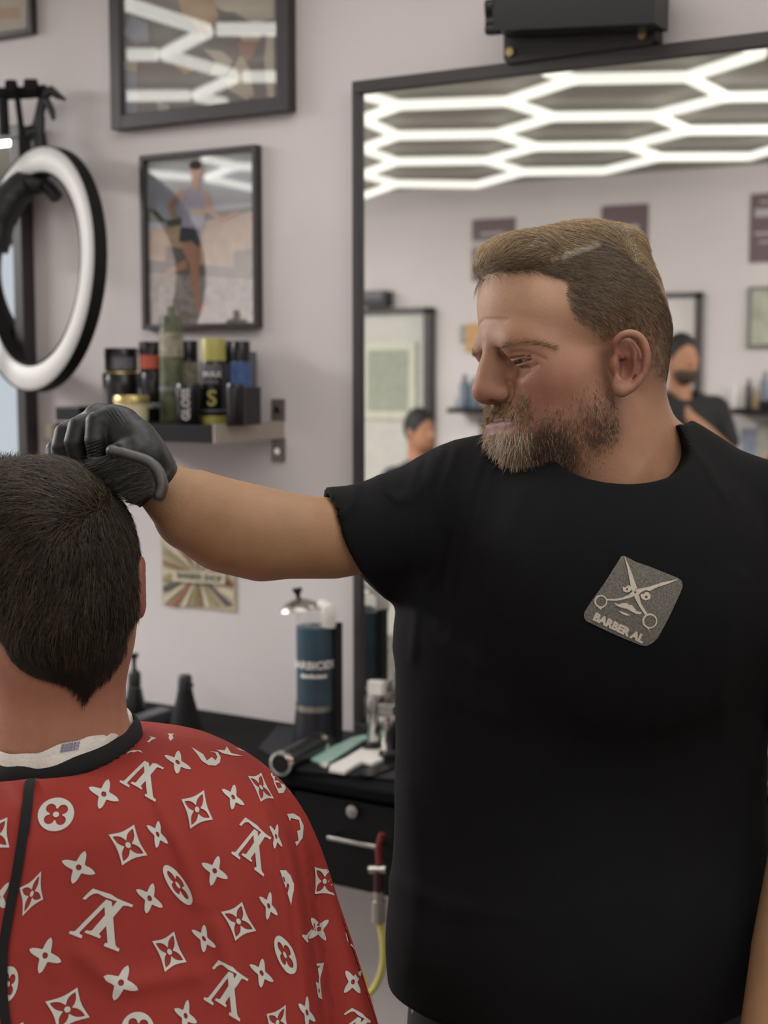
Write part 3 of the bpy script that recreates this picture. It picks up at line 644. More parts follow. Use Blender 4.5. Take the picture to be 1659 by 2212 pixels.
# pump bottle
def lathe_px(name, label, cat, cx, off, base, prof, m, parts=()):
    c = plane_y(cx, 1500, -off); d = (c-CAM)@cF; k = d/FPX; t = thing(name, label, cat, (c[0], -off, base))
    def pr(L): return [(r*k, plane_y(cx, y, -off)[2]-base) for r, y in L]
    MB().lathe(pr(prof), (c[0], -off, base), seg=32).build('bottle_body', m, t, True)
    for nm, L, mm in parts: MB().lathe(pr(L), (c[0], -off, base), seg=24).build(nm, mm, t, True)
    return t, c, k
t, c, k = lathe_px('pump_bottle', 'dark pump dispenser bottle standing left on the counter by the neck', 'bottle', 291, .12, CZ, [(21, 1575), (22, 1570), (22, 1520), (18, 1500), (14, 1480)], M_gl, (('collar', [(14, 1480), (14, 1455), (9, 1448)], M_black), ('band', [(14.5, 1490), (15, 1482)], M_chrome), ('pump', [(4.5, 1449), (4.5, 1424), (9, 1420), (10, 1412)], M_black)))
z = plane_y(291, 1416, -.12)[2]; MB().tube([(c[0], -.12, z), (c[0]-.02, -.135, z-.001)], .004).build('nozzle', M_black, t, True)
t, c, k = lathe_px('spray_bottle', 'matte black tapered spray bottle in the middle of the counter', 'bottle', 400, .14, CZ, [(36, 1592), (37, 1588), (34, 1560), (20, 1510), (16, 1490)], M_blackm, (('collar', [(16, 1491), (15, 1462), (12, 1458)], M_black),))
z = plane_y(412, 1466, -.14)[2]; MB().tube([(c[0]+.008, -.14, z), (c[0]+.024, -.15, z-.005), (c[0]+.034, -.155, z-.012)], [.004, .003, .002]).build('trigger', M_blackm, t, True)
o = MB().bb(np.append(ctop(283, 1575)[:2], CZ)+(0, -.02, 0), np.append(ctop(345, 1570)[:2], CZ)+(0, .05, .03)).build('storage_tray', mat('tray_grey', (70, 70, 74), .4), bevel=.004); tag(o, 'small grey tray beside the pump bottle on the counter', 'tray')
o = MB().box(ctop(330, 1572, .006)+(0, -.035, 0), (.045, .02, .012)).build('soap_bar', M_white, bevel=.004); tag(o, 'small white block in front of the grey tray', 'block')
# clippers standing by the mirror
def clipper(cx, yt, yb, off, tilt, label, m_body):
    b0 = plane_y(cx, yb, -off); b0[2] = CZ; k = ((b0-CAM)@cF)/FPX; H = (yb-yt)*k; ax = np.array([math.sin(tilt), 0, math.cos(tilt)])
    t = thing('hair_clipper', label, 'clipper', b0, 'clippers standing by the mirror')
    MB().lathe([(.020, 0), (.022, .02)], b0, seg=24).build('charging_base', M_black, t, True)
    MB().lathe([(.010, .015), (.015, H*.25), (.018, H*.55), (.021, H*.72), (.019, H*.8)], b0, ax, 24).build('clipper_body', m_body, t, True)
    p = b0+ax*H*.8; MB().box(p+ax*H*.09, (.034, .016, H*.18)).build('blade', M_white if 'white' in label else M_chrome, t, bevel=.002)
    return t
clipper(803, 1398, 1562, .12, .08, 'chrome clipper with a white blade guard closest to the mirror frame', M_chrome)
clipper(829, 1405, 1558, .07, .0, 'dark clipper half hidden behind the shirt', M_steel)
clipper(842, 1440, 1570, .16, -.05, 'silver trimmer nearest the black shirt', M_chrome)
# ------------------------------------------------------------------ opposite side of the shop, seen in the mirror
YP = YO
def opp(px, py, off=.0): return vmirror(px, py, y=YP+off)
def opp_box(name, x0, y0, x1, y1, dep, m, label, cat, parts=(), group=None, bevel=.002):
    a = opp(x0, y0, dep); b = opp(x1, y1, dep); c = opp(x1, y0, dep); d_ = opp(x0, y1, dep)
    zt, zb = (a[2]+c[2])/2, (b[2]+d_[2])/2
    t = thing(name, label, cat, (a[0], YP, zb), group)
    return t, min(a[0], b[0]), max(a[0], b[0]), zb, zt
M_purp = mat('poster_purple', (104, 86, 90), .6, var=.06); M_pale = mat('poster_pale', (176, 170, 168), .6)
def opp_poster(x0, y0, x1, y1, label, stripes):
    t, X0, X1, Z0, Z1 = opp_box('wall_poster', x0, y0, x1, y1, .006, None, label, 'poster', group='purple posters on the opposite wall')
    MB().bb((X0, YP, Z0), (X1, YP+.006, Z1)).build('poster_board', M_purp, t)
    m = MB(); H = Z1-Z0; W = X1-X0
    for a, b, c, d in stripes: m.bb((X0+W*a, YP+.006, Z0+H*b), (X0+W*c, YP+.0075, Z0+H*d))
    m.build('poster_lettering', M_pale, t)
opp_poster(1020, 472, 1112, 606, 'purple and white lettered poster above the bottle shelf in the mirror', ((.0, .52, 1, .66), (.2, .74, .75, .78), (.15, .2, .3, .24)))
opp_poster(1300, 442, 1398, 590, 'purple poster showing just above the barber\'s head in the mirror', ((.2, .55, .8, .7), (.25, .3, .7, .34)))
opp_poster(1622, 416, 1720, 566, 'purple lettered poster at the right edge of the mirror', ((.1, .66, .8, .78), (.1, .4, .8, .44), (.2, .28, .7, .31), (.2, .86, .7, .89)))
# tall black framed panel with a document
t, X0, X1, Z0, Z1 = opp_box('glass_door', 700, 667, 932, 667, .05, None, 'black framed white door with a framed document, left in the mirror', 'door'); Z0 = 0.0; f_ = .05
tag(t, kind='structure'); t.name = 'door_1'
m = MB(); m.bb((X0, YP, 0), (X0+f_, YP+.06, Z1)); m.bb((X1-f_, YP, 0), (X1, YP+.06, Z1)); m.bb((X0, YP, Z1-.03), (X1, YP+.06, Z1)); m.build('door_frame', M_frame, t)
MB().bb((X0+f_, YP, 0), (X1-f_, YP+.02, Z1-.03)).build('door_panel', mat('door_paint', (190, 188, 180), .4), t)
xa = opp(780, 740, .04); xb = opp(897, 906, .04)
tt = thing('framed_document', 'cream framed document with dense print hanging on the door in the mirror', 'picture', (xa[0], YP, xb[2]))
q0, q1 = sorted((xa[0], xb[0])); MB().bb((q0, YP+.02, xb[2]), (q1, YP+.04, xa[2])).build('frame', mat('frame_cream', (196, 196, 178), .5), tt)
e = (q1-q0)*.12; MB().bb((q0+e, YP+.04, xb[2]+e), (q1-e, YP+.042, xa[2]-e)).build('document', mat('doc_print', (150, 154, 138), .6, var=.15, scale=40), tt)
m = MB(); bx0, bx1 = sorted((opp(772, 640, .1)[0], opp(832, 640, .1)[0])); bz0, bz1 = opp(800, 662, .1)[2], opp(800, 628, .1)[2]
t = thing('wall_speaker', 'dark box on top of the black door frame in the mirror', 'speaker', (bx0, YP, bz0))
MB().bb((bx0, YP, bz0), (bx1, YP+.1, bz1)).build('speaker_body', M_black, t, bevel=.004); MB().bb((bx0+.01, YP+.1, bz0+(bz1-bz0)*.5), (bx1-.02, YP+.104, bz1-.01)).build('front_strip', M_grey, t)
# mirror on the opposite wall
t, X0, X1, Z0, Z1 = opp_box('wall_mirror', 1280, 634, 1515, 634, .04, None, 'black framed mirror on the opposite wall behind the standing man', 'mirror'); Z0 = .95
m = MB(); m.bb((X0, YP, Z0), (X0+.035, YP+.04, Z1)); m.bb((X1-.035, YP, Z0), (X1, YP+.04, Z1)); m.bb((X0, YP, Z1-.03), (X1, YP+.04, Z1)); m.bb((X0, YP, Z0), (X1, YP+.04, Z0+.03)); m.build('mirror_frame', M_frame, t)
MB().bb((X0+.03, YP, Z0+.03), (X1-.03, YP+.02, Z1-.03)).build('mirror_glass', mat('mirror_dim', (136, 136, 133), .03, 1.0, var=0), t)
# framed print right
t, X0, X1, Z0, Z1 = opp_box('framed_picture', 1617, 618, 1720, 752, .02, None, 'grey framed pale print under the rightmost purple poster in the mirror', 'picture')
MB().bb((X0, YP, Z0), (X1, YP+.02, Z1)).build('frame', mat('frame_grey', (110, 106, 100), .5), t); MB().bb((X0+.02, YP+.02, Z0+.02), (X1-.02, YP+.022, Z1-.02)).build('print', mat('print_sage', (166, 166, 150), .6, var=.2, scale=12), t)
# shelves with products
def opp_shelf(x0, x1, y, label, items, group):
    dep = .2; a = opp(x0, y, dep); b = opp(x1, y, dep); z = (a[2]+b[2])/2; X0, X1 = sorted((a[0], b[0]))
    o = MB().bb((X0, YP, z-.03), (X1, YP+dep, z)).build('wall_shelf', M_blackm, bevel=.002); tag(o, label, 'shelf')
    for cx, w_, yt, m_, lab_ in items:
        c = opp(cx, yt, .1); k = abs(opp(cx+1, yt, .1)[0]-c[0])
        r = max(w_*k*.4, .012); H = c[2]-z
        q = MB().lathe([(r*.95, 0), (r, .01), (r, H*.7), (r*.5, H*.82), (r*.45, H)], (c[0], YP+.1, z), seg=20).build('bottle', m_, None, True); tag(q, lab_, 'bottle', group)
M_bb = mat('bottle_bluegrey', (98, 108, 124), .4); M_bw = mat('bottle_white', (200, 198, 196), .4); M_bd = mat('bottle_dark', (50, 46, 44), .4); M_bt = mat('bottle_tan', (150, 124, 84), .4)
opp_shelf(965, 1080, 882, 'dark shelf beside the barber\'s nose in the mirror', [(982, 14, 858, M_bw, 'small white bottle at the end of the far shelf'), (1004, 26, 808, M_bb, 'blue grey bottle on the far shelf beside the nose'), (1024, 22, 815, M_bb, 'second blue grey bottle tucked behind the nose on the far shelf')], 'bottles on the far left shelf')
opp_shelf(1568, 1760, 884, 'dark shelf above the right shoulder in the mirror', [(1586, 22, 822, M_bw, 'white and blue bottle at the left of the far right shelf'), (1618, 20, 818, M_bd, 'dark bottle with a tan neighbour on the far right shelf'), (1634, 16, 838, M_bt, 'tan bottle between the dark and grey ones on the far shelf'), (1654, 26, 802, M_bb, 'tall grey bottle at the frame edge on the far shelf')], 'bottles on the far right shelf')
c = opp(1020, 730, .02); k = .0030
t = MB().box((c[0], YP+.01, c[2]), (.09, .02, .17)).build('wall_sign', mat('sign_orange', (190, 148, 96), .6, var=.2), None, bevel=.003); tag(t, 'small orange and white wall sign beside the brow in the mirror', 'sign')
c = opp(1000, 722, .02); t = MB().box((c[0], YP+.01, c[2]), (.04, .02, .11)).build('wall_sign', mat('sign_grey', (130, 138, 134), .6, var=.2), None, bevel=.003); tag(t, 'small grey green wall sign left of the orange one in the mirror', 'sign')
for (x0, y0, x1, y1, cc, lab_) in ((1035, 905, 1100, 1000, (128, 122, 98), 'olive print below the far shelf beside the beard'), (1600, 925, 1632, 985, (130, 136, 152), 'narrow blue grey card under the far right shelf'), (1635, 915, 1700, 1040, (166, 164, 152), 'pale print under the far right shelf at the frame edge')):
    t, X0, X1, Z0, Z1 = opp_box('wall_card', x0, y0, x1, y1, .005, None, lab_, 'print'); MB().bb((X0, YP, Z0), (X1, YP+.005, Z1)).build('card', mat('card_%d' % cc[0], cc, .6, var=.25, scale=15), t)
# ================================================================== the barber
cB = -cF
HO = P(1240, 700, 1.43)
AL, BE = math.radians(21), math.radians(11)
f0 = -cR*math.cos(AL)+cB*math.sin(AL); Lh = cR*math.sin(AL)+cB*math.cos(AL)
Fh = f0*math.cos(BE)-cU*math.sin(BE); Uh = cU*math.cos(BE)+f0*math.sin(BE)
HM = np.stack([Fh, Lh, Uh])                                   # rows: forward, left, up
def w2h(p): return (np.atleast_2d(p)-HO)@HM.T
def h2w(p): return HO+np.atleast_2d(p)@HM
def hc(px, py, lat=0.0):
    r = ray(px, py); t = (lat-(CAM-HO)@Lh)/(r@Lh); return w2h(CAM+r*t)[0]
def W(px, py, d): return w2h(P(px, py, d))[0]
def sy(f):                                                     # mirrored field
    return lambda p: f(np.c_[p[:, 0], np.abs(p[:, 1]), p[:, 2]])
PXM = 1.43/FPX
# skull and face
cr = hc(1240, 668); crn = Field()
crn.u(ell(cr, (.0905, .0735, .0775))).u(ell(hc(1335, 700), (.047, .064, .066)), .02)
crn.u(ell(hc(1112, 655), (.031, .048, .046)), .03)
crn.u(ell(hc(1354, 780), (.026, .044, .055)), .03)
face = Field()
face.u(crn)
face.u(ell(hc(1172, 810), (.041, .054, .078)), .035)            # mid face
face.u(sy(cap(hc(1074, 738, .004), hc(1118, 740, .034), .0062, .0060)), .026)      # brow
face.u(sy(cap(hc(1118, 740, .034), hc(1180, 756, .054), .0060, .0065)), .026)
face.u(sy(ell(hc(1178, 826, .040), (.026, .020, .024))), .024)   # cheek
face.u(sy(ell(hc(1235, 810, .056), (.030, .014, .018))), .022)   # cheekbone
face.u(sy(ell(hc(1250, 890, .048), (.034, .020, .034))), .028)   # masseter
face.u(sy(cap(hc(1132, 956, .010), hc(1275, 900, .049), .021, .021)), .028)   # jaw
face.u(ell(hc(1133, 950), (.024, .027, .024)), .026)             # chin
face.u(ell(hc(1152, 892), (.021, .029, .027)), .018)             # muzzle
face.u(sy(ell(hc(1180, 930, .030), (.030, .020, .026))), .03)
face.u(cap(hc(1190, 985), hc(1330, 930), .030, .045), .035)      # under the chin
# neck and shoulders of the body
nk = Field()
nk.u(cap(W(1302, 840, 1.45), W(1315, 1010, 1.47), .0515, .060))
nk.u(cap(W(1250, 975, 1.42), W(1300, 1040, 1.43), .052, .058), .03)
nk.u(cap(W(1345, 1035, 1.49), W(1640, 1185, 1.51), .054, .058), .05)
nk.u(cap(W(1330, 1040, 1.48), W(1010, 1100, 1.47), .050, .054), .05)
nk.u(cap(W(1370, 962, 1.49), W(1560, 1082, 1.52), .040, .036), .04)
nk.u(ell(W(1290, 1260, 1.50), (.15, .10, .17)), .05)
face.u(nk, .030)
face.s(sy(ell(hc(1090, 762, .0165), (.0045, .0055, .0050))), .014)  # socket inner
face.s(sy(ell(hc(1118, 796, .034), (.004, .012, .0045))), .014)
# nose
face.u(cap(hc(1060, 760), hc(1046, 838), .0070, .0110), .008)
face.u(cap(hc(1070, 800), hc(1068, 845), .011, .012), .014)
face.u(ell(hc(1050, 846), (.0132, .0128, .0112)), .006)
face.u(sy(ell(hc(1083, 849, .0125), (.0118, .0078, .0088))), .005)
face.u(sy(cap(hc(1110, 858, .021), hc(1140, 900, .034), .004, .006)), .012)    # fold beside the nose
face.s(sy(ell(hc(1072, 866, .0085), (.0075, .0038, .0035))), .003)
face.s(sy(chain([hc(1092, 824, .0185), hc(1103, 838, .0225), hc(1106, 856, .0225), hc(1100, 866, .020)], [.0010, .0014, .0016, .0010])), .005)
# eyes
EC = hc(1137, 769, .0345); ER = .0124
face.u(sy(sph(EC, ER+.0017)), .006)
def lidf(e0, w0, a0, a1, r0, cen):
    am, ah = (a0+a1)/2, (a1-a0)/2
    def f(p):
        v_ = np.c_[p[:, 0], np.abs(p[:, 1]), p[:, 2]]-cen; r = np.sqrt((v_**2).sum(1))+1e-9; az = np.arctan2(v_[:, 1], v_[:, 0]); el_ = np.arcsin(np.clip(v_[:, 2]/r, -1, 1))
        u = np.clip(np.abs(az-am)/ah, 0, 1.5); wd = w0*(1-u*u)
        return np.maximum(np.maximum((np.abs(el_-e0(az))-wd)*r, r0-r), r-(ER+.0075))
    return f
face.s(lidf(lambda a: -.36+.10*(a-.3), .145, -.75, 1.45, ER-.002, EC), .0012)            # between the lids
face.s(lidf(lambda a: .02-.10*(a-.3)**2, .045, -.6, 1.5, ER+.0008, EC), .0015)          # crease of the upper lid
face.s(lidf(lambda a: -.95+.12*(a-.3)**2, .05, -.4, 1.1, ER+.0010, EC), .003)           # fold of the lower lid
# mouth, folds and creases, set on the surface where they lie
def S_(px, py, dep=0.0):
    o = w2h(CAM)[0]; d = w2h(CAM+ray(px, py))[0]-o; d /= np.linalg.norm(d); t = 1.20
    for _ in range(60):
        v_ = face((o+d*t)[None])[0]; t += v_*.7
        if abs(v_) < .0002: break
    q = o+d*t; return q-grad(face, q[None])[0]*dep
def absl(q): return np.array([q[0], abs(q[1]), q[2]])
lowl = [absl(S_(x, y, .0032)) for x, y in ((1078, 917), (1092, 917), (1107, 913), (1118, 907))]
face.u(sy(chain(lowl, [.0046, .0046, .0034, .0020])), .004)
upl = [absl(S_(x, y, .0030)) for x, y in ((1072, 898), (1090, 897), (1110, 901))]
face.u(sy(chain(upl, [.0036, .0034, .0022])), .004)
ml = [absl(S_(x, y)) for x, y in ((1064, 906), (1080, 906.5), (1096, 905), (1112, 904), (1124, 905))]
face.s(sy(chain(ml, [.0012, .0014, .0014, .0014, .0010])), .002)
for pts, rr, kk in (([(1100, 826), (1106, 838), (1107, 852), (1100, 864)], .0014, .004), ([(1112, 866), (1130, 884), (1140, 900)], .0012, .008), ([(1104, 762), (1128, 760), (1152, 765), (1178, 776)], .0009, .0025), ([(1108, 789), (1126, 796), (1146, 796), (1160, 789)], .0010, .004), ([(1045, 691), (1070, 690), (1095, 692)], .0005, .003)):
    face.s(sy(chain([absl(S_(x, y)) for x, y in pts], [rr]*len(pts))), kk)
MOUS = [absl(S_(x, y)) for x, y in ((1056, 878), (1072, 884), (1088, 888), (1104, 892), (1120, 898))]; CHIN = [absl(S_(x, y)) for x, y in ((1070, 938), (1088, 934), (1072, 955), (1095, 955), (1085, 975), (1110, 985), (1128, 950))]
LIPS = [absl(S_(x, y)) for x, y in ((1076, 916), (1090, 917), (1104, 912), (1075, 900))]
# ear
def E(x, y, la=.083): return hc(x, y, la)
ear = Field()
EH = lambda *a: smooth_pts(a, 4)
ear.u(chain(EH(E(1331, 752, .079), E(1330, 738, .083), E(1345, 724, .088), E(1366, 721, .091), E(1385, 733, .093), E(1395, 760, .094), E(1393, 790, .093), E(1384, 815, .091), E(1366, 836, .088), E(1345, 846, .086)), np.interp(np.linspace(0, 9, 37), range(10), [.0030, .0036, .0040, .0042, .0044, .0046, .0044, .0042, .0044, .0050])))
ear.u(ell(E(1338, 834, .083), (.0085, .0055, .0095)), .006)
ear.u(ell(E(1360, 785, .080), (.0155, .0046, .026)), .005)
ear.u(chain([E(1362, 744, .084), E(1372, 765, .087), E(1372, 795, .087), E(1352, 818, .085), E(1337, 820, .084)], [.0028, .0034, .0036, .0036, .0034]), .004)
ear.s(ell(E(1351, 788, .089), (.0090, .0140, .0150)), .003)
ear.s(chain([E(1350, 736, .092), E(1375, 742, .094), E(1383, 770, .094), E(1380, 800, .093)], [.0030]*4), .003)
ear.s(ell(E(1356, 755, .091), (.0085, .0095, .0085)), .003)
ear.u(ell(E(1327, 790, .078), (.0050, .0050, .0075)), .010)
ear.u(cap(E(1333, 760, .080), E(1345, 772, .082), .0022), .003)
face.u(lambda p: ear(np.c_[p[:, 0], np.abs(p[:, 1]), p[:, 2]]), .006)
# hair volume on top
top = Field()
top.u(ell(hc(1243, 664), (.0930, .0755, .0815)))
top.u(ell(hc(1120, 553, .0), (.036, .055, .0220), None), .016)
top.u(ell(hc(1091, 561, .0), (.0200, .050, .0185)), .012)
top.u(ell(hc(1262, 549, -.008), (.066, .056, .0290)), .02)
def hairline(p):       # >0 where hair grows
    # local forward/up coordinates turned back into picture-like u,v of the left side
    f_, l_, u_ = p[:, 0], np.abs(p[:, 1]), p[:, 2]
    fl = np.interp(u_, HL_U, HL_F); return fl - f_
# side hairline profile (up, forward limit) measured on the left side of the head
_s = [hc(1425, 900, .05), hc(1400, 868, .062), hc(1330, 745, .078), hc(1292, 770, .077), hc(1268, 745, .076), hc(1240, 690, .074), hc(1228, 640, .070), hc(1224, 605, .062), hc(1150, 585, .045), hc(1046, 598, .0), hc(1030, 560, .0)]
_s = sorted([(q[2], q[0]) for q in _s]); HL_U = [q[0] for q in _s]; HL_F = [q[1] for q in _s]
hv = Field(); hv.u(top)
V, Q = surfnet(face, (-.165, -.20, -.235), (.125, .19, .115), .00145, slack=1.7)
def head_colour(p):
    f_, l_, u_ = p[:, 0], p[:, 1], p[:, 2]; la = np.abs(l_)
    base = np.array(lin((158, 117, 92))); red_ = np.array(lin((136, 80, 66))); pale_ = np.array(lin((192, 152, 124)))
    c = np.tile(base, (len(p), 1))
    g = lambda q, r: np.exp(-(((p-np.array(q))*[1, 1, 1])**2).sum(1)/r**2)
    pm = np.c_[f_, la, u_]
    gm = lambda q, r: np.exp(-((pm-np.array(q))**2).sum(1)/r**2)
    c = mixc(c, pale_, .7*ss(u_, hc(1100, 730)[2], hc(1100, 660)[2]))
    c = mixc(c, red_, .75*gm(hc(1200, 860, .05), .034)); c = mixc(c, red_, .55*gm(hc(1045, 847, 0), .018)+.3*gm(hc(1190, 800, .055), .03))
    c = mixc(c, red_, .6*gm(hc(1360, 785, .088), .030))
    c = mixc(c, np.array(lin((116, 62, 52))), .8*gm(hc(1352, 775, .084), .013))
    c = mixc(c, np.array(lin((146, 88, 78))), .85*np.maximum(gm(hc(1085, 914, .008), .008), gm(hc(1105, 908, .02), .006)))
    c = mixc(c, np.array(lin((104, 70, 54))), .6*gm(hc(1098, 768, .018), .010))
    nz = n3(p, 90)*.5+n3(p, 230)*.5
    # hair shade on the scalp: full on top, fading to skin above the ear
    lim = np.interp(u_, HL_U, HL_F); inside = ss(lim-f_, -.005, .016)
    up = ss(u_, hc(1330, 785, .078)[2], hc(1300, 600, .07)[2]); behind = ss(-f_, -hc(1400, 800, .06)[0], -hc(1440, 760, .03)[0])
    low = ss(u_, hc(1420, 885, .04)[2], hc(1420, 800, .04)[2])
    dens = inside*np.maximum(up, low*(.35+.5*behind))*(la < .080)
    c = mixc(c, np.array(lin((92, 72, 56))), np.clip(dens*(.85+.12*nz), 0, .93))
    # beard shade
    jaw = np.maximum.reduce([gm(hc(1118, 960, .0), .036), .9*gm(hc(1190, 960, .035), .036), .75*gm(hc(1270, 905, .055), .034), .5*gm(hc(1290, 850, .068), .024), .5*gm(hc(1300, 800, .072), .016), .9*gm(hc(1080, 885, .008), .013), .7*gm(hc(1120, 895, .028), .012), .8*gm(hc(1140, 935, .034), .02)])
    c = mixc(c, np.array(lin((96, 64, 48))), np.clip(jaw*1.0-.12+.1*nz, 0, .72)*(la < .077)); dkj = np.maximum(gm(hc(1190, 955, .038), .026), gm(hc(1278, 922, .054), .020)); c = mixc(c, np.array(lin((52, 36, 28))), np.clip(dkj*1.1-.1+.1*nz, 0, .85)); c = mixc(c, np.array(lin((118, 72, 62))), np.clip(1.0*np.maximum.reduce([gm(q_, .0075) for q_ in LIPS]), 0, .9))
    return np.clip(c*(1+.05*nz[:, None]), 0, 1)
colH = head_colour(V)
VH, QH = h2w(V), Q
# arm reaching out, and the hanging left arm, one surface with hidden joints under the sleeves
arm = Field()
arm.u(chain([P(290, 1030, 1.325), P(330, 1040, 1.33), P(420, 1104, 1.352), P(500, 1136, 1.37), P(570, 1152, 1.38), P(640, 1159, 1.39), P(720, 1163, 1.41), P(900, 1130, 1.45)],
            [r*1.38/FPX for r in (48, 50, 88, 99, 99, 92, 89, 92)]))
arm.u(cap(P(470, 1150, 1.385), P(560, 1175, 1.39), .032, .030), .02)
arm2 = Field()
arm2.u(chain([P(1745, 1160, 1.50), P(1800, 1500, 1.48), P(1770, 1800, 1.43), P(1722, 2060, 1.36), P(1665, 2330, 1.31), P(1650, 2430, 1.30)], [.058, .050, .046, .044, .034, .030]))
hand2 = Field(); hb = P(1650, 2470, 1.30)
hand2.u(ell(hb, (.030, .040, .050), HM)).u(arm2, .02)
for k, (dx, ln) in enumerate(((-34, 190), (-12, 205), (12, 198), (32, 170))):
    hand2.u(chain([P(1650+dx, 2510, 1.29), P(1648+dx, 2510+ln*.55, 1.29), P(1640+dx, 2510+ln, 1.31)], [.0105, .0095, .008]), .006)
hand2.u(chain([P(1625, 2450, 1.28), P(1590, 2520, 1.27), P(1592, 2580, 1.28)], [.013, .011, .009]), .008)
def skin_col(p, base=(160, 126, 92)):
    nz = n3(p, 60)*.5+n3(p, 200)*.5; c = np.tile(np.array(lin(base)), (len(p), 1)); c = mixc(c, np.array(lin((146, 96, 74))), .25+.2*nz); return np.clip(c*(1+.04*nz[:, None]), 0, 1)
Va, Qa = surfnet(arm, P(900, 1130, 1.45)*0+np.minimum(P(240, 900, 1.30), P(950, 1300, 1.55))-.12, np.maximum(P(240, 900, 1.30), P(950, 1300, 1.55))+.12, .0022)
a_ = [P(1500, 1000, 1.2), P(1900, 2800, 1.6), P(1500, 2800, 1.2), P(1900, 1000, 1.6)]
Vb, Qb = surfnet(hand2, np.min(a_, 0)-.05, np.max(a_, 0)+.05, .0026)
BY = P(1265, 1500, 1.49)                                        # standing axis
bx, by = BY[0], BY[1]
t_yaw = math.radians(30+14)
tw = np.array([math.cos(t_yaw), math.sin(t_yaw), 0]); td = np.array([-math.sin(t_yaw), math.cos(t_yaw), 0]); tz = np.array([0, 0, 1.0])
TR = np.stack([tw, td, tz])
def tp_(a, b, z): return np.array([bx, by, 0])+tw*a+td*b+tz*z
core = Field(); core.u(ecyl(tp_(0, 0, 1.12), TR, .185, .115, .30, .05))
Vc, Qc = surfnet(core, tp_(0, 0, 1.12)-.4, tp_(0, 0, 1.12)+.4, .012)
def joinm(parts):
    vs, qs, cs, n = [], [], [], 0
    for v, q, c in parts: vs.append(v); qs.append(q+n); cs.append(c); n += len(v)
    return np.concatenate(vs), np.concatenate(qs), np.concatenate(cs)
M_skin = mat('skin', (200, 150, 120), .52, var=.05, scale=45, bump=.35, bscale=420, sss=.12, attr=True, spec=.35)
barber = thing('person', 'bearded man in a black t-shirt reaching a gloved hand to the seated customer', 'person', (bx, by, 0))
Vv, Qq, Cc = joinm([(VH, QH, colH), (Va, Qa, skin_col(Va)), (Vb, Qb, skin_col(Vb)), (Vc, Qc, skin_col(Vc))])
link('body', mesh_np('body', Vv, Qq, Cc), M_skin, barber)
# eyes
M_eye = mat('eyeball', (150, 134, 122), .3, var=.02); M_iris = mat('iris', (50, 54, 52), .15, var=.3, scale=900)
for s_ in (1, -1):
    c = h2w(EC*(1, s_, 1))[0]; g = Fh*math.cos(.42)-Uh*math.sin(.42)+Lh*(.10 if s_ > 0 else -.02); g /= np.linalg.norm(g)
    e = MB().lathe([(ER*math.sin(a), -ER*math.cos(a)) for a in np.linspace(.02, math.pi-.02, 20)], c, g, 28).build('eyeball', M_eye, barber, True)
    MB().lathe([(.0066, ER*math.cos(.55)+.0003), (.0035, ER*.985+.0005), (.0002, ER+.0006)], c, g, 24).build('iris', M_iris, e, True)
# ------------------------------------------------------------------ hair
M_hair = mat('hair_strand', (120, 96, 70), .42, var=.12, scale=200, attr=True, spec=.6)
hvol = Field(); hvol.u(top)
Vt, Qt = surfnet(lambda p: np.maximum(top(p), -( .0012+np.interp(p[:, 2], HL_U, HL_F)-p[:, 0]) ), (-.12, -.10, -.10), (.13, .10, .13), .0022)
# keep the cap of hair above the part on the camera side, closed by the skull inside
PARTL = [(1440, 700, .04), (1395, 620, .05), (1345, 552, .055), (1300, 532, .05), (1215, 566, .055), (1150, 585, .055), (1046, 600, .02)]
part_u = lambda f_: np.interp(f_, [hc(*q)[0] for q in PARTL], [hc(*q)[2] for q in PARTL])
def capf(p):
    d = top(p); d = d+.0006*np.sin(p[:, 1]*900+6*np.sin(p[:, 0]*70))
    a = part_u(p[:, 0])-.004-p[:, 2]; return -smin(-d, -a, .008)
Vt, Qt = surfnet(capf, (-.12, -.10, -.02), (.135, .10, .14), .0018)
hc1, hc2, hc3 = (np.array(lin(c)) for c in ((160, 135, 100), (208, 184, 146), (114, 94, 69)))
def topcol(p): z = n3(p, 160)*.5+.5; return mixc(mixc(mixc(np.tile(hc1, (len(p), 1)), hc3, .5*z), hc2, .25*(1-z)), np.array(lin((112, 86, 68))), .9*ss(-(p[:, 2]-part_u(p[:, 0])), -.006, -.002))
hairobj = link('hair', mesh_np('hair', h2w(Vt), Qt, topcol(Vt)*.42), M_hair, barber)  # cap colour darkened in place of the shade between strands
ux = part_u(Vt[:, 0]); sel = np.where((Vt[:, 2] > ux+.003))[0]
idx = rng.choice(sel, 15000); roots = Vt[idx]+rng.normal(0, .0006, (len(idx), 3))
def dtop(p, s):
    f_ = p[:, 0]; fr = ss(f_, .02, .095)[:, None]
    d = np.tile([.75, -.62, .30], (len(p), 1))*(1-fr)+np.array([.55, -.25, -.25])*fr
    bk = ss(-f_, .02, .08)[:, None]; d = d*(1-bk)+np.array([-.5, -.3, -.6])*bk
    return d
S = comb(top, roots, dtop, 8, .0042, .0002, .0020, .14)
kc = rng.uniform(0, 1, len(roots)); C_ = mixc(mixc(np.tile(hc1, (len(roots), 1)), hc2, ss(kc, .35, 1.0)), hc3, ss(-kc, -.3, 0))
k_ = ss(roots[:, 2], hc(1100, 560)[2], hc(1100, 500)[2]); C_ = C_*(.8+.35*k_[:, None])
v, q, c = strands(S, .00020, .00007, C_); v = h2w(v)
parts = [(v, q, c)]
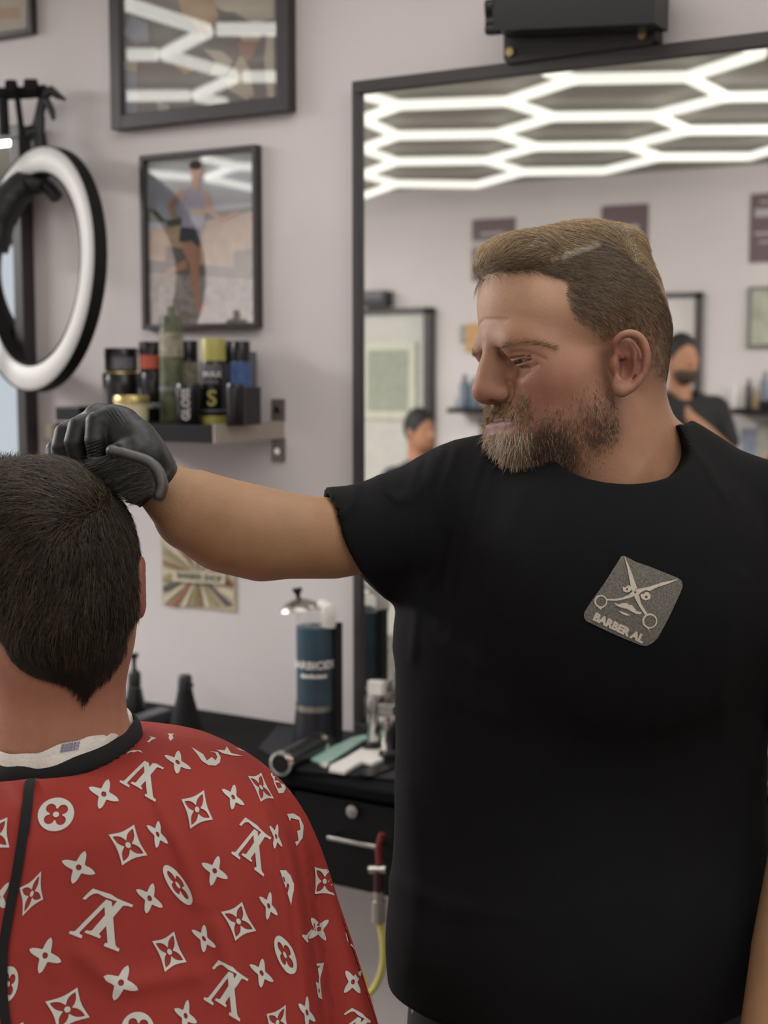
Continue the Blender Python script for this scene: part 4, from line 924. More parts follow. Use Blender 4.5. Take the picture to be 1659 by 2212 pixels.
# sides and back: short clipped hair fading out towards ear and neck
la = np.abs(V[:, 1]); lim = np.interp(V[:, 2], HL_U, HL_F)
ok = (lim-V[:, 0] > -.002) & (V[:, 2] > hc(1420, 880, .04)[2]) & (la < .082)
w_ = ss(V[:, 2], hc(1330, 820, .078)[2], hc(1300, 600, .07)[2]); backw = ss(-V[:, 0], -hc(1390, 800, .06)[0], -hc(1440, 700, .03)[0])
earm = face(V)*0+np.array(ear(np.c_[V[:, 0], la, V[:, 2]]) > .006, float)*(1-(np.abs(V[:, 0]-hc(1355, 785, .08)[0]) < .02)*(np.abs(V[:, 2]-hc(1355, 785, .08)[2]) < .03))
pr = ok*np.clip(w_*1.0+.35*backw+.10, 0, 1)*earm*(V[:, 2] < part_u(V[:, 0])+.006)*(V[:, 1] > -.05)
idx = rng.choice(len(V), 16000, p=pr/pr.sum()); roots = V[idx]+rng.normal(0, .0005, (len(idx), 3))
Lw = (.0010+.0022*w_[idx]**1.2+.0006*backw[idx])+.0022*ss(V[idx][:, 2], hc(1300, 600, .07)[2], hc(1300, 545, .06)[2])
def comb2(f, roots, d0, K, stp, l1):
    p = roots.copy(); g = grad(f, p); p = p-g*f(p)[:, None]; out = [p-g*.001]; jit = rng.normal(0, .22, p.shape)
    for k in range(1, K):
        g = grad(f, p); d = d0(p)+jit; d -= g*(d*g).sum(1)[:, None]; d /= np.linalg.norm(d, axis=1)[:, None]+1e-9
        p = p+d*stp[:, None]; g = grad(f, p); p = p-g*(f(p)-l1*(k/(K-1))*(stp/.0022))[:, None]; out.append(p)
    return np.stack(out, 1)
def dside(p): 
    u = ss(p[:, 2], hc(1300, 760, .07)[2], hc(1300, 620, .07)[2])[:, None]
    return np.array([-.75, 0, -.45])*u+np.array([-.35, 0, -.9])*(1-u)
S = comb2(crn_n := (lambda p: smin(crn(p), nk(p), .03)), roots, dside, 5, Lw, .0016)
kc = rng.uniform(0, 1, len(roots)); dk_ = np.array(lin((62, 50, 38))); gr_ = np.array(lin((150, 132, 112)))
C_ = mixc(mixc(np.tile(dk_, (len(roots), 1)), hc1, ss(kc, .3, 1)), gr_, (kc > .93)*.8)
v, q, c = strands(S, .00013, .00004, C_); parts.append((h2w(v), q, c))
v, q, c = joinm(parts); link('hair_strands', mesh_np('hair_strands', v, q, c), M_hair, hairobj)
# beard, moustache, brows
bv = Field()
bv.u(ell(hc(1112, 965, 0), (.026, .030, .030))).u(sy(ell(hc(1150, 955, .026), (.024, .020, .030))), .02).u(ell(hc(1128, 990, 0), (.027, .027, .018)), .02).i(lambda p: -(p[:, 2]*0+0)-1, 0)
facec = face
vp = V; pm = np.c_[vp[:, 0], np.abs(vp[:, 1]), vp[:, 2]]
def gm(q, r, P_=pm): return np.exp(-((P_-np.array(q))**2).sum(1)/r**2)
lipz = np.prod([ss(-gm(q_, .0066), -.5, -.25) for q_ in LIPS[:3]], axis=0)
chinw = np.maximum.reduce([gm(hc(1112, 966, .008), .024), gm(hc(1142, 985, .02), .024)]+[gm(q_, .010) for q_ in CHIN])*ss(-vp[:, 2], -hc(1090, 920)[2], -hc(1090, 938)[2]); sidew = np.maximum(gm(hc(1200, 960, .035), .030), gm(hc(1262, 905, .052), .026)*.8)
mous = np.maximum.reduce([gm(q_, .0062) for q_ in MOUS]); mcor = np.maximum(gm(hc(1130, 910, .031), .009), gm(hc(1142, 935, .034), .011)); cheekw = np.maximum(gm(hc(1285, 860, .067), .022), gm(hc(1230, 900, .055), .022))*.30
soul = gm(hc(1092, 935, .0), .010)*.8
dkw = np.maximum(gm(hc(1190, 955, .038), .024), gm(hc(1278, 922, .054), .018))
pw = (chinw**2+dkw*1.2+sidew**2*.7+mous**2*2.4+mcor**2*1.3+cheekw**2+soul**2)*lipz*(vp[:, 1] > -.052)*(ear(np.c_[V[:, 0], np.abs(V[:, 1]), V[:, 2]]) > .004)*(V[:, 0] > hc(1325, 800, .075)[0])
idx = rng.choice(len(V), 9500, p=pw/pw.sum()); roots = V[idx]+rng.normal(0, .0004, (len(idx), 3)); g0 = grad(face, roots)
ch, sd, mo, mc = chinw[idx], sidew[idx], mous[idx], mcor[idx]; tot = ch+sd+mo+mc+.05
ln = (ch*.0185+sd*.0060+mo*.0078+mc*.0070+.0025*cheekw[idx])/tot*rng.uniform(.6, 1.25, len(idx)); ln = np.maximum(ln, .0018)
dirv = (ch[:, None]*np.array([-.12, 0, -1.0])+sd[:, None]*np.array([.25, 0, -.9])+mo[:, None]*np.array([.25, 0, -1.0])+mc[:, None]*np.array([.1, .1, -1.0]))/tot[:, None]
dirv[:, 1] += .45*roots[:, 1]/.03*(mo/tot); dirv += g0*(.55*ch+.3*sd+1.0*mo+.45*mc)[:, None]/tot[:, None]+rng.normal(0, .22, dirv.shape)
dirv /= np.linalg.norm(dirv, axis=1)[:, None]; cur = rng.normal(0, .35, dirv.shape)+np.array([-.1, 0, -.35]); K = 6; S = [roots-g0*.0008]
p = roots.copy(); d = dirv.copy()
for k in range(1, K): p = p+d*(ln/(K-1))[:, None]; d = d+cur*.22; d /= np.linalg.norm(d, axis=1)[:, None]; S.append(p)
S = np.stack(S, 1); kc = rng.uniform(0, 1, len(idx))
blond, tan_, brn_, grey_ = (np.array(lin(c)) for c in ((196, 168, 128), (150, 116, 76), (84, 56, 40), (206, 196, 178)))
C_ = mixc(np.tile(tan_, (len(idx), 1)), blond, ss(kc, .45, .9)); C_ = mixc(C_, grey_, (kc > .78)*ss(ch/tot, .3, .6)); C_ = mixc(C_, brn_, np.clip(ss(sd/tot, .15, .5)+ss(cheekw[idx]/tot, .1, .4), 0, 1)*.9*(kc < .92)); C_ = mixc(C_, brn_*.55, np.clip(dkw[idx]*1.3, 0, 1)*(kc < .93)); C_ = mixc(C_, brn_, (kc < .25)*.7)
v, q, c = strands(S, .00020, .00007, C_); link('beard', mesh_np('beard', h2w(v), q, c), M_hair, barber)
bl = np.array([hc(1078, 742, .012), hc(1105, 737, .026), hc(1140, 738, .040), hc(1190, 746, .055)])
bvh_h = BVHTree.FromPolygons(VH.tolist(), QH.tolist()); blp = [(1076, 752), (1092, 744), (1125, 740), (1160, 743), (1196, 754)]
def hit(bvh, x, y):
    h = bvh.ray_cast(Vector(CAM.tolist()), Vector(ray(x, y).tolist()).normalized()); return None if h[0] is None else list(h[0])
r0 = []
for _ in range(260):
    t_ = random.random()*3.999; i_ = int(t_); f_ = t_-i_; q_ = hit(bvh_h, blp[i_][0]*(1-f_)+blp[i_+1][0]*f_+random.gauss(0, 2), blp[i_][1]*(1-f_)+blp[i_+1][1]*f_+random.gauss(0, 3.2))
    if q_: r0.append(q_)
r0 = w2h(np.array(r0)); r0 = np.concatenate([r0, r0*np.array([1, -1, 1])])
def dbrow(p, s): return np.c_[np.full(len(p), -.6), np.sign(p[:, 1])*.6, np.full(len(p), .05)]
S = comb(face, r0, dbrow, 4, .0026, .0004, .0018, .2); v, q, c = strands(S, .00016, .00005, mixc(np.tile(tan_, (len(r0), 1)), brn_, rng.uniform(0, .6, len(r0))))
link('eyebrow', mesh_np('eyebrow', h2w(v), q, c), M_hair, barber)
# ------------------------------------------------------------------ t-shirt
shirt = Field()
shirt.u(ecyl(tp_(0.0, 0, 1.13), TR, .212, .150, .32, .07))
shirt.u(ell(P(1290, 1270, 1.49), (.19, .20, .19)), .05)
shirt.u(ell(tp_(0, -.03, 1.05), (.205, .150, .16), TR), .06)
shirt.u(cap(P(1350, 990, 1.49), P(1660, 1175, 1.51), .058, .068), .05)
shirt.u(cap(P(1330, 1055, 1.475), P(1000, 1095, 1.46), .060, .062), .05)
shirt.u(cap(P(1650, 1140, 1.50), P(1790, 1480, 1.49), .068, .066), .03)
slv = Field(); slv.u(chain([P(1010, 1100, 1.46), P(900, 1125, 1.445), P(790, 1158, 1.42), P(600, 1166, 1.40)], [.066, .058, .0530, .0500]))
slv.u(cap(P(850, 1222, 1.44), P(814, 1241, 1.43), .034, .027), .012)
def half(p0, n_): n_ = np.asarray(n_, float)/np.linalg.norm(n_); p0 = np.asarray(p0); return lambda p: (p-p0)@n_
pa, pb = P(676, 1060, 1.41), P(806, 1296, 1.43); ed = (pb-pa)/np.linalg.norm(pb-pa); nn = np.cross(ed, cF); nn = nn if nn@(-cR) > 0 else -nn; nn = nn-cF*.10
slv.i(lambda p: (p-(pa+pb)/2)@(nn/np.linalg.norm(nn))-.012*(1-4*(((p-pa)@ed)/np.linalg.norm(pb-pa)-.5)**2)+.012, .003)
bend = lambda p: ((p-pa)@ed)/np.linalg.norm(pb-pa)
shirt.u(slv, .022)
nn_ = nn/np.linalg.norm(nn)
arm_x = lambda p: arm(p)-.0025
shirt2 = Field(); shirt2.u(shirt)
shirt2.s(lambda p: np.maximum(arm_x(p), -((p-(pa+pb)/2)@nn_+.035)), .002)
shirt2.s(ell(P(1327, 958, 1.410), (.0745, .0500, .165), np.stack([cR, cU, cF])), .003)
shirt2.i(lambda p: .0-(p[:, 2]-ZHEM), .004)
shirt2.s(ell(P(1440, 890, 1.50), (.026, .0225, .09), np.stack([cR, cU, cF])), .004)
shirt2.s(cap(P(1308, 800, 1.45), P(1322, 925, 1.44), .0625), .004)
ZHEM = P(900, 2186, 1.42)[2]
shirt2.s(ecyl(tp_(0, 0, ZHEM-.02), TR, .20, .138, .06, .01), .002)
def pxy(p):
    v_ = p-CAM; d_ = v_@cF; return CX+FPX*(v_@cR)/d_, CY-FPX*(v_@cU)/d_
folds = [([(935, 985), (905, 1060), (880, 1085)], .0030, 9), ([(955, 975), (925, 1050), (905, 1160), (885, 1300)], .0032, 10), ([(985, 968), (960, 1040), (935, 1120), (905, 1260), (890, 1420)], .0028, 10), ([(1045, 985), (1010, 1080), (985, 1150), (965, 1230), (950, 1350)], .0022, 10), ([(1060, 1010), (1035, 1110), (1000, 1230), (970, 1380)], .0020, 11),
         ([(820, 1035), (835, 1060), (860, 1085), (885, 1060), (905, 1000)], .0030, 8), ([(770, 1050), (765, 1080), (745, 1110)], .0025, 8), ([(1130, 1060), (1080, 1200), (1040, 1400), (1020, 1600)], .0014, 18), ([(1480, 950), (1520, 1000), (1570, 1080)], .002, 10),
         ([(860, 1300), (930, 1380), (1040, 1440)], .0022, 16), ([(850, 1400), (960, 1500), (1100, 1560)], .0018, 18), ([(840, 1900), (960, 1960), (1120, 1980)], .0022, 22), ([(1600, 1250), (1560, 1500), (1580, 1750)], .0022, 22), ([(880, 1700), (900, 1900), (880, 2100)], .002, 20)]
def foldf(p):
    x, y = pxy(p); out = np.zeros(len(p))
    for pts, A_, wd in folds:
        best = np.full(len(p), 1e9)
        for (x0, y0), (x1, y1) in zip(pts[:-1], pts[1:]):
            dx, dy = x1-x0, y1-y0; t = np.clip(((x-x0)*dx+(y-y0)*dy)/(dx*dx+dy*dy), 0, 1); best = np.minimum(best, (x-x0-t*dx)**2+(y-y0-t*dy)**2)
        out += A_*np.exp(-best/wd**2)
    return out
def shirtf(p):
    d = shirt2(p); return d-np.where(np.abs(d) < .02, foldf(p)+.0016*n3(p, 14)+.0006*n3(p, 45), 0)
lo = tp_(0, 0, 0)+(-.55, -.40, .80); hi = tp_(0, 0, 0)+(.66, .42, 1.66); 
Vs, Qs = surfnet(shirtf, lo, hi, .0034, slack=2.4)
M_shirt = mat('black_cotton', (17, 17, 18), .85, var=.10, scale=30, bump=.5, bscale=900, spec=.14)
sh = link('t_shirt', mesh_np('t_shirt', Vs, Qs), M_shirt, barber)
bvh_s = BVHTree.FromPolygons(Vs.tolist(), Qs.tolist())
# sleeve and collar seams
def project(bvh, px, py, off=.0006):
    d = Vector(ray(px, py).tolist()).normalized(); h = bvh.ray_cast(Vector(CAM.tolist()), d)
    if h[0] is None: return None
    n_ = h[1]; n_ = n_ if n_.dot(d) < 0 else -n_
    return h[0]+n_*off-d*off
def decal(name, polys, bvh, m, parent, off=.0006, grid=6.0, drop=True):
    """polys: list of (outer, [holes]) in picture coordinates, laid on the surface seen there"""
    out = MB()
    for outer, holes in polys:
        loops = [outer]+list(holes); vs = []; ed_ = []
        for L in loops:
            L2 = []
            for i in range(len(L)):
                a, b = L[i], L[(i+1) % len(L)]; n = max(1, int(math.hypot(b[0]-a[0], b[1]-a[1])/grid))
                for k in range(n): L2.append((a[0]+(b[0]-a[0])*k/n, a[1]+(b[1]-a[1])*k/n))
            s0 = len(vs); vs += L2; ed_ += [(s0+i, s0+(i+1) % len(L2)) for i in range(len(L2))]
        ins = lambda q, L: sum(((L[i][1] > q[1]) != (L[i-1][1] > q[1])) and (q[0] < (L[i-1][0]-L[i][0])*(q[1]-L[i][1])/(L[i-1][1]-L[i][1]+1e-12)+L[i][0]) for i in range(len(L))) % 2 == 1
        xs = [q[0] for q in outer]; ys = [q[1] for q in outer]
        x = min(xs)+grid*.5
        while x < max(xs):
            y = min(ys)+grid*.5
            while y < max(ys):
                if ins((x, y), outer) and not any(ins((x, y), h) for h in holes): vs.append((x+random.uniform(-.3, .3), y+random.uniform(-.3, .3)))
                y += grid
            x += grid
        V2, E2, F2, *_ = geometry.delaunay_2d_cdt([Vector(q) for q in vs], ed_, [], 0, 1e-5)
        pts = [project(bvh, q[0], q[1], off) for q in V2]; F3 = []
        for f in F2:
            cx_ = sum(V2[i][0] for i in f)/len(f); cy_ = sum(V2[i][1] for i in f)/len(f)
            if ins((cx_, cy_), outer) and not any(ins((cx_, cy_), h) for h in holes) and all(pts[i] is not None for i in f):
                dd = [px_of(pts[i])[2] for i in f]
                if max(dd)-min(dd) < .02: F3.append(f)
        used = sorted({i for f in F3 for i in f}); mp = {u: k for k, u in enumerate(used)}
        if used: out.add([pts[i] for i in used], [tuple(mp[i] for i in f) for f in F3])
    return out.build(name, m, parent, smooth=True)
# chest logo
def zL(X, Y): return 1220+X*.1808, 1160+Y*.1808
M_lg = mat('logo_grey', (104, 100, 92), .9, var=.45, scale=700); M_lw = mat('logo_print', (196, 186, 170), .9, var=.10, scale=300)
cor = [(700, 225), (760, 250), (850, 300), (1000, 350), (1200, 430), (1345, 490), (1390, 520), (1406, 590), (1370, 680), (1240, 960), (1110, 1200), (1050, 1260), (980, 1300), (900, 1290), (600, 1165), (260, 1005), (228, 960), (232, 900), (300, 790), (480, 540), (640, 285), (670, 235)]
decal('chest_logo', [([zL(*q) for q in cor], [])], bvh_s, M_lg, sh, .0008, 8)
def cir(cx, cy, r, n=20): return [(cx+r*math.cos(2*math.pi*i/n), cy+r*math.sin(2*math.pi*i/n)) for i in range(n)]
lp = []
lp.append(([(708, 225), (755, 330), (785, 400), (862, 615), (800, 650), (775, 540), (750, 400)], []))
lp.append(([(862, 622), (1000, 595), (1150, 545), (1360, 500), (1250, 550), (1100, 600), (1010, 645), (960, 635), (905, 660), (880, 690), (845, 720), (820, 705), (780, 725), (700, 745), (620, 760), (500, 757), (498, 738), (600, 738), (680, 725), (760, 690), (805, 650)], [cir(838, 660, 14, 10)]))
lp.append(([(822, 705), (885, 700), (905, 790), (985, 920), (960, 935), (900, 850), (850, 760)], []))
lp.append((cir(430, 768, 78), [cir(432, 768, 60)])); lp.append(([(370, 815), (430, 868), (465, 815), (440, 842)], []))
lp.append((cir(1010, 1000, 90), [cir(1014, 1002, 70)])); lp.append(([(965, 1065), (1045, 1168), (1000, 1100), (1010, 1080)], []))
lp.append(([(690, 595), (720, 605), (755, 572), (790, 590), (792, 630), (770, 655), (730, 662), (695, 645)], [cir(742, 626, 14, 10)]))
lp.append(([(905, 680), (940, 680), (960, 655), (1000, 662), (1022, 700), (1010, 740), (960, 758), (915, 735), (900, 705)], [cir(968, 717, 17, 10)]))
lp.append(([(600, 765), (595, 785), (640, 805), (690, 785), (735, 785), (765, 808), (800, 812), (830, 850), (860, 885), (915, 892), (905, 920), (850, 918), (780, 880), (735, 855), (680, 845), (620, 820), (588, 792)], []))
lp.append(([(632, 875), (700, 895), (785, 932), (735, 938), (680, 915)], []))
decal('chest_logo_print', [([zL(*q) for q in o], [[zL(*q) for q in h] for h in hs]) for o, hs in lp], bvh_s, M_lw, sh, .0013, 4)
def text_on(name, body, p0, ang, size, sx, bvh, m, parent, off, bold=.03):
    v, f = text_mesh(body, 1.0, bold); out = MB(); c, s = math.cos(ang), math.sin(ang); pts = []
    for q in v:
        a = q[0]*size*sx; b = -q[1]*size; pts.append(project(bvh, p0[0]+a*c-b*s, p0[1]+a*s+b*c, off))
    ok_ = [g for g in f if all(pts[i] is not None for i in g)]; u = sorted({i for g in ok_ for i in g}); mp = {k: i for i, k in enumerate(u)}
    return out.add([pts[i] for i in u], [tuple(mp[i] for i in g) for g in ok_]).build(name, m, parent)
text_on('chest_logo_lettering', 'BARBER AL', zL(640, 1085), math.radians(25.5), 23, 1.03, bvh_s, M_lw, sh, .0013, .065)
# ------------------------------------------------------------------ trousers and shoes
tr = Field(); tr.u(ecyl(tp_(0, 0, ZHEM-.02), TR, .185, .125, .12, .04))
for s_ in (-1, 1): tr.u(chain([tp_(.09*s_, 0, ZHEM-.06), tp_(.11*s_, 0, .48), tp_(.12*s_, .02, .07)], [.092, .068, .052]), .03)
Vq, Qq = surfnet(tr, tp_(0, 0, 0)-(.4, .4, 0), tp_(0, 0, 0)+(.4, .4, 1.0), .009)
link('trousers', mesh_np('trousers', Vq, Qq), mat('trouser_black', (28, 28, 30), .9, var=.1), barber)
for s_ in (-1, 1):
    f = Field().u(chain([tp_(.12*s_, .02, .055), tp_(.13*s_, -.10, .045), tp_(.13*s_, -.19, .035)], [.048, .045, .034])).i(lambda p: -p[:, 2]+.002)
    v, q = surfnet(f, tp_(.12*s_, -.1, 0)-(.2, .2, .02), tp_(.12*s_, -.1, 0)+(.2, .2, .2), .006); link('shoe', mesh_np('shoe', v, q), M_gl, barber)
# ------------------------------------------------------------------ glove
g = Field(); k13 = 1.36/FPX
def G(x, y, d=1.36): return P(x, y, d-.03)
g.u(chain([G(332, 1030, 1.358), G(318, 1005, 1.355), G(290, 958, 1.352), G(262, 918, 1.352)], [.0245, .0255, .0235, .0175]))         # wrist to index knuckle
g.u(chain([G(300, 985, 1.372), G(252, 930, 1.372), G(215, 908, 1.374)], [.024, .022, .017]), .014)                                  # back of the hand
g.u(chain([G(260, 940, 1.388), G(190, 930, 1.392), G(150, 940, 1.395)], [.020, .017, .012]), .012)
g.u(chain([G(300, 1010, 1.380), G(250, 975, 1.390)], [.022, .016]), .014)
pal = Field(); pal.u(g)
idxf = chain([G(243, 902, 1.348), G(209, 913, 1.342), G(205, 950, 1.338), G(209, 985, 1.342)], [.0125, .0108, .0100, .0090])
midf = chain([G(225, 905, 1.366), G(172, 925, 1.356), G(163, 955, 1.352), G(170, 998, 1.355)], [.0120, .0116, .0108, .0095])
rinf = chain([G(190, 915, 1.382), G(141, 938, 1.368), G(135, 965, 1.364), G(142, 1004, 1.366)], [.0115, .0110, .0102, .0090])
pinf = chain([G(160, 940, 1.394), G(120, 972, 1.376), G(119, 990, 1.372), G(128, 1012, 1.372)], [.0105, .0095, .0088, .0080])
thf = chain([G(322, 985, 1.338), G(290, 976, 1.328), G(262, 974, 1.322), G(249, 978, 1.320)], [.0150, .0125, .0098, .0085])
web = cap(G(268, 935, 1.345), G(300, 965, 1.338), .014, .016)
glove = Field(); glove.u(g).u(web, .014)
for fch, kk in ((idxf, .0045), (midf, .004), (rinf, .004), (pinf, .004), (thf, .007)): glove.u(fch, kk)
def glovef(p):
    d = glove(p); x, y = pxy(p)
    wr = .0007*np.sin(y*.9+x*.3)*np.exp(-((x-200)**2+(y-968)**2)/22**2)+.0005*np.sin(x*.7-y*.5)*np.exp(-((x-250)**2+(y-905)**2)/20**2)+.0005*np.sin(y*.8)*np.exp(-((x-210)**2+(y-985)**2)/14**2)
    return d-wr-.0003*n3(p, 220)
glovef2 = Field().u(glovef).u(lambda p: np.maximum(np.abs(arm(p)-.0022)-.0012, np.abs((p-G(330, 1030, 1.36))@(((G(420, 1104, 1.375)-G(330, 1040, 1.36))/np.linalg.norm(G(420, 1104, 1.375)-G(330, 1040, 1.36)))))-.007), .003)
a_ = [G(60, 840, 1.26), G(400, 1130, 1.26), G(60, 1130, 1.45), G(400, 840, 1.45), G(60, 840, 1.45), G(400, 1130, 1.45)]
Vg, Qg = surfnet(glovef2, np.min(a_, 0)-.01, np.max(a_, 0)+.01, .0011)
link('glove', mesh_np('glove', Vg, Qg), mat('nitrile_black', (30, 29, 29), .5, var=.06, bump=.25, bscale=1200, spec=.5), barber)
# ------------------------------------------------------------------ hand brush
BD = 1.312
br = thing('barber_brush', 'curved black hand brush held against the hair by the gloved hand', 'brush', G(270, 1010, BD))
top_l = [(241, 973), (262, 977), (285, 984), (305, 990), (323, 998), (337, 1012), (346, 1030), (350, 1050), (344, 1070)]
pl_ = Field(); pl_.u(chain([G(x, y, BD+.002) for x, y in smooth_pts(top_l, 3)], [.0042]*25))
pl_.u(chain([G(x, y, BD+.016) for x, y in smooth_pts(top_l, 3)], [.0036]*25), .018)
pl_.u(chain([G(x, y, BD+.028) for x, y in smooth_pts(top_l, 3)], [.0036]*25), .018)
a_ = [G(200, 940, 1.29), G(380, 1110, 1.29), G(200, 1110, 1.37), G(380, 940, 1.37), G(200, 940, 1.37), G(380, 1110, 1.37)]
v, q = surfnet(pl_, np.min(a_, 0), np.max(a_, 0), .0014)
link('brush_back', mesh_np('brush_back', v, q), mat('brush_plate', (92, 90, 87), .34, .55, var=.1, scale=300, bump=.4, bscale=2500), br)
low_l = [(238, 985), (262, 989), (285, 997), (303, 1004), (318, 1011), (327, 1022), (332, 1036), (333, 1050), (328, 1066)]
pl2 = chain([G(x, y, BD+.006) for x, y in smooth_pts(low_l, 3)], [.0035]*25)
v, q = surfnet(pl2, np.min(a_, 0), np.max(a_, 0), .0014); link('bristle_base', mesh_np('bristle_base', v, q), mat('brush_base', (64, 62, 58), .5, var=.2, scale=300), br)
N_ = 9000; bl_ = np.array(smooth_pts(low_l, 4)); ii = rng.integers(0, len(bl_), N_); dd = BD+.002+rng.uniform(0, .032, N_)
r0 = np.array([G(bl_[i][0]+rng.normal(0, 1.5), bl_[i][1]+rng.normal(0, 1.5), d_) for i, d_ in zip(ii, dd)])
tt_ = ii/len(bl_); tgt = np.array([G(*( np.array([190+98*a+rng.normal(0, 11), 1008+74*a+rng.normal(0, 7)])), d_+rng.normal(.002, .003)) for a, d_ in zip(tt_, dd)])
dirn = tgt-r0; Ln = np.linalg.norm(dirn, axis=1)[:, None]; dirn /= Ln; Ln = np.minimum(Ln, .060)*rng.uniform(.6, 1.0, (N_, 1)); cv = rng.normal(0, .10, (N_, 3))
S = np.stack([r0+dirn*Ln*s+cv*Ln*s*s for s in np.linspace(0, 1, 5)], 1)
v, q, c = strands(S, .00028, .00010, np.tile(np.array(lin((44, 42, 38))), (N_, 1))*rng.uniform(.2, 4, (N_, 1)))
tag(link('bristles', mesh_np('bristles', v, q, c), M_hair, br), kind='stuff')
# ================================================================== the customer
CD = 1.30; kC = CD/FPX
def Q_(x, y, d=CD): return P(x, y, d)
VR = np.stack([cR, cU, cF])
cus_loc = Q_(130, 1700); customer = thing('person', 'seated customer with short dark brown hair seen from behind in a red cape', 'person', (cus_loc[0], cus_loc[1], 0))
ch_ = Field()
ch_.u(ell(Q_(104, 1178), (.0705, .0790, .094), VR)).u(ell(Q_(116, 1265), (.0690, .074, .085), VR), .03)
ch_.u(ell(Q_(122, 1360, CD-.005), (.0610, .058, .070), VR), .04)
ch_.u(cap(Q_(126, 1400, CD+.012), Q_(126, 1600, CD+.040), .0630, .0640), .03)
ch_.u(ell(Q_(105, 1330, CD+.055), (.055, .085, .055), VR), .03)      # face side
ch_.u(cap(Q_(130, 1790, CD+.05), Q_(400, 1820, CD+.05), .058, .052), .02).u(cap(Q_(130, 1790, CD+.05), Q_(-140, 1820, CD+.05), .058, .052), .02)
ch_.u(ell(Q_(130, 1960, CD+.05), (.15, .17, .09), VR), .05)
for sg, ex in ((1, 313), (-1, -96)):
    ch_.u(ell(Q_(ex-8*sg, 1268, CD+.014), (.0055, .030, .016), VR), .006)
    ch_.s(ell(Q_(ex+4*sg, 1262, CD+.020), (.004, .016, .008), VR), .003)
ch_.u(cap(Q_(108, 1290, CD+.112), Q_(108, 1320, CD+.122), .010, .013), .015)   # nose, facing away
V2_, Q2_ = surfnet(ch_, Q_(130, 1500)-.33, Q_(130, 1500)+.33, .0026)
def nape(x): return np.interp(x, [-60, 0, 20, 60, 100, 140, 165, 185, 205, 235, 262, 275, 300], [1300, 1385, 1425, 1455, 1465, 1475, 1490, 1512, 1482, 1460, 1425, 1400, 1340])
def ccol(p):
    x, y = pxy(p); s = n3(p, 60)*.5+n3(p, 170)*.5; c = np.tile(np.array(lin((178, 132, 107))), (len(p), 1)); c = mixc(c, np.array(lin((162, 106, 88))), .35+.2*s)
    dpt = (p-CAM)@cF; t = ss(nape(x)-y, -26, 40); c = mixc(c, np.array(lin((40, 30, 23))), np.clip(t*(.95+.1*s), 0, .97)*(dpt < CD+.06)*(x < 290))
    return mixc(c, np.array(lin((140, 80, 72))), (x > 292)*(y < 1330)*.7)
link('body', mesh_np('body', V2_, Q2_, ccol(V2_)), M_skin, customer)
hv2 = Field()
hv2.u(ell(Q_(104, 1178), (.0755, .0815, .0985), VR)).u(ell(Q_(116, 1262), (.0725, .076, .090), VR), .03).u(ell(Q_(122, 1358, CD-.004), (.0630, .056, .073), VR), .04)
hv2.u(ell(Q_(45, 1045, CD+.040), (.050, .022, .045), VR), .02)
hvc = Field(); hvc.u(hv2)
hvc.i(lambda p: (pxy(p)[1]-nape(pxy(p)[0])+58)*kC, .016)
hvc.i(lambda p: ((p-CAM)@cF)-(CD+.085), .01)
def hvcf(p): return hvc(p)-np.where(np.abs(hv2(p)) < .02, .0012*n3(p, 70)+.0008*n3(p, 190), 0)
V3, Q3 = surfnet(hvcf, Q_(110, 1180)-.19, Q_(110, 1180)+.19, .0024)
dkb, brb, olb = (np.array(lin(c)) for c in ((36, 28, 21), (104, 80, 54), (74, 64, 44)))
M_chair = mat('dark_hair', (40, 30, 22), .45, var=.15, scale=200, attr=True, spec=.5)
chair_ = link('hair', mesh_np('hair', V3, Q3), mat('hair_under', (32, 25, 19), .95, var=.2, scale=200, spec=.05), customer)
dz = (V3-CAM)@cF; x_, y_ = pxy(V3); sel = np.where((dz < CD+.07) & (hvc(V3)-hv2(V3) < .004))[0]
idx = rng.choice(sel, 26000); roots = V3[idx]+rng.normal(0, .001, (len(idx), 3))
def dcr(p, s):
    x, y = pxy(p); dx, dy = (x-232)/1.0, (y-1075)/1.0; r = np.hypot(dx, dy)+1e-6
    rx, ry = dx/r, dy/r; tx, ty = ry, -rx
    up = ss(-y, -1190, -1060); a = .55*up+.15
    vx = rx*(1-a)+tx*-a*0+(-.75)*up*ss(-x, -260, -150); vy = ry*(1-a)+.55*(1-up)+.10*up
    lowr = ss(y, 1330, 1480); vx = vx*(1-.6*lowr)+(185-x)/90*.5*lowr; vy = vy+lowr*.8
    vx = vx+.25*np.sin(y*.035+x*.02); 
    return cR*vx[:, None]-cU*vy[:, None]+cF*0
ups = ss(-y_[idx], -1230, -1060)
S = comb(hv2, roots, dcr, 6, .0038, .0, .0022, .22)
kc = rng.uniform(0, 1, len(idx)); C_ = mixc(mixc(np.tile(dkb, (len(idx), 1)), olb, ss(kc, .3, .8)), brb, ss(kc, .75, 1.0))
v, q, c = strands(S, .00026, .00008, C_); parts = [(v, q, c)]
# fine hairs running out over the nape
N_ = 6500; xx = rng.uniform(-40, 276, N_); yy = nape(xx)-rng.uniform(-2, 70, N_)
bvc = BVHTree.FromPolygons(V2_.tolist(), Q2_.tolist()); rr = [project(bvc, a, b, .0) for a, b in zip(xx, yy)]; rr = np.array([list(r) for r in rr if r is not None]); 
def dnp(p, s): x, y = pxy(p); return cR*((185-x)/110)[:, None]-cU*np.ones((len(p), 1))
S = comb(ch_, rr, dnp, 5, .0028, .0, .0012, .25); v, q, c = strands(S, .00014, .00005, np.tile(dkb*1.2, (len(rr), 1))); parts.append((v, q, c))
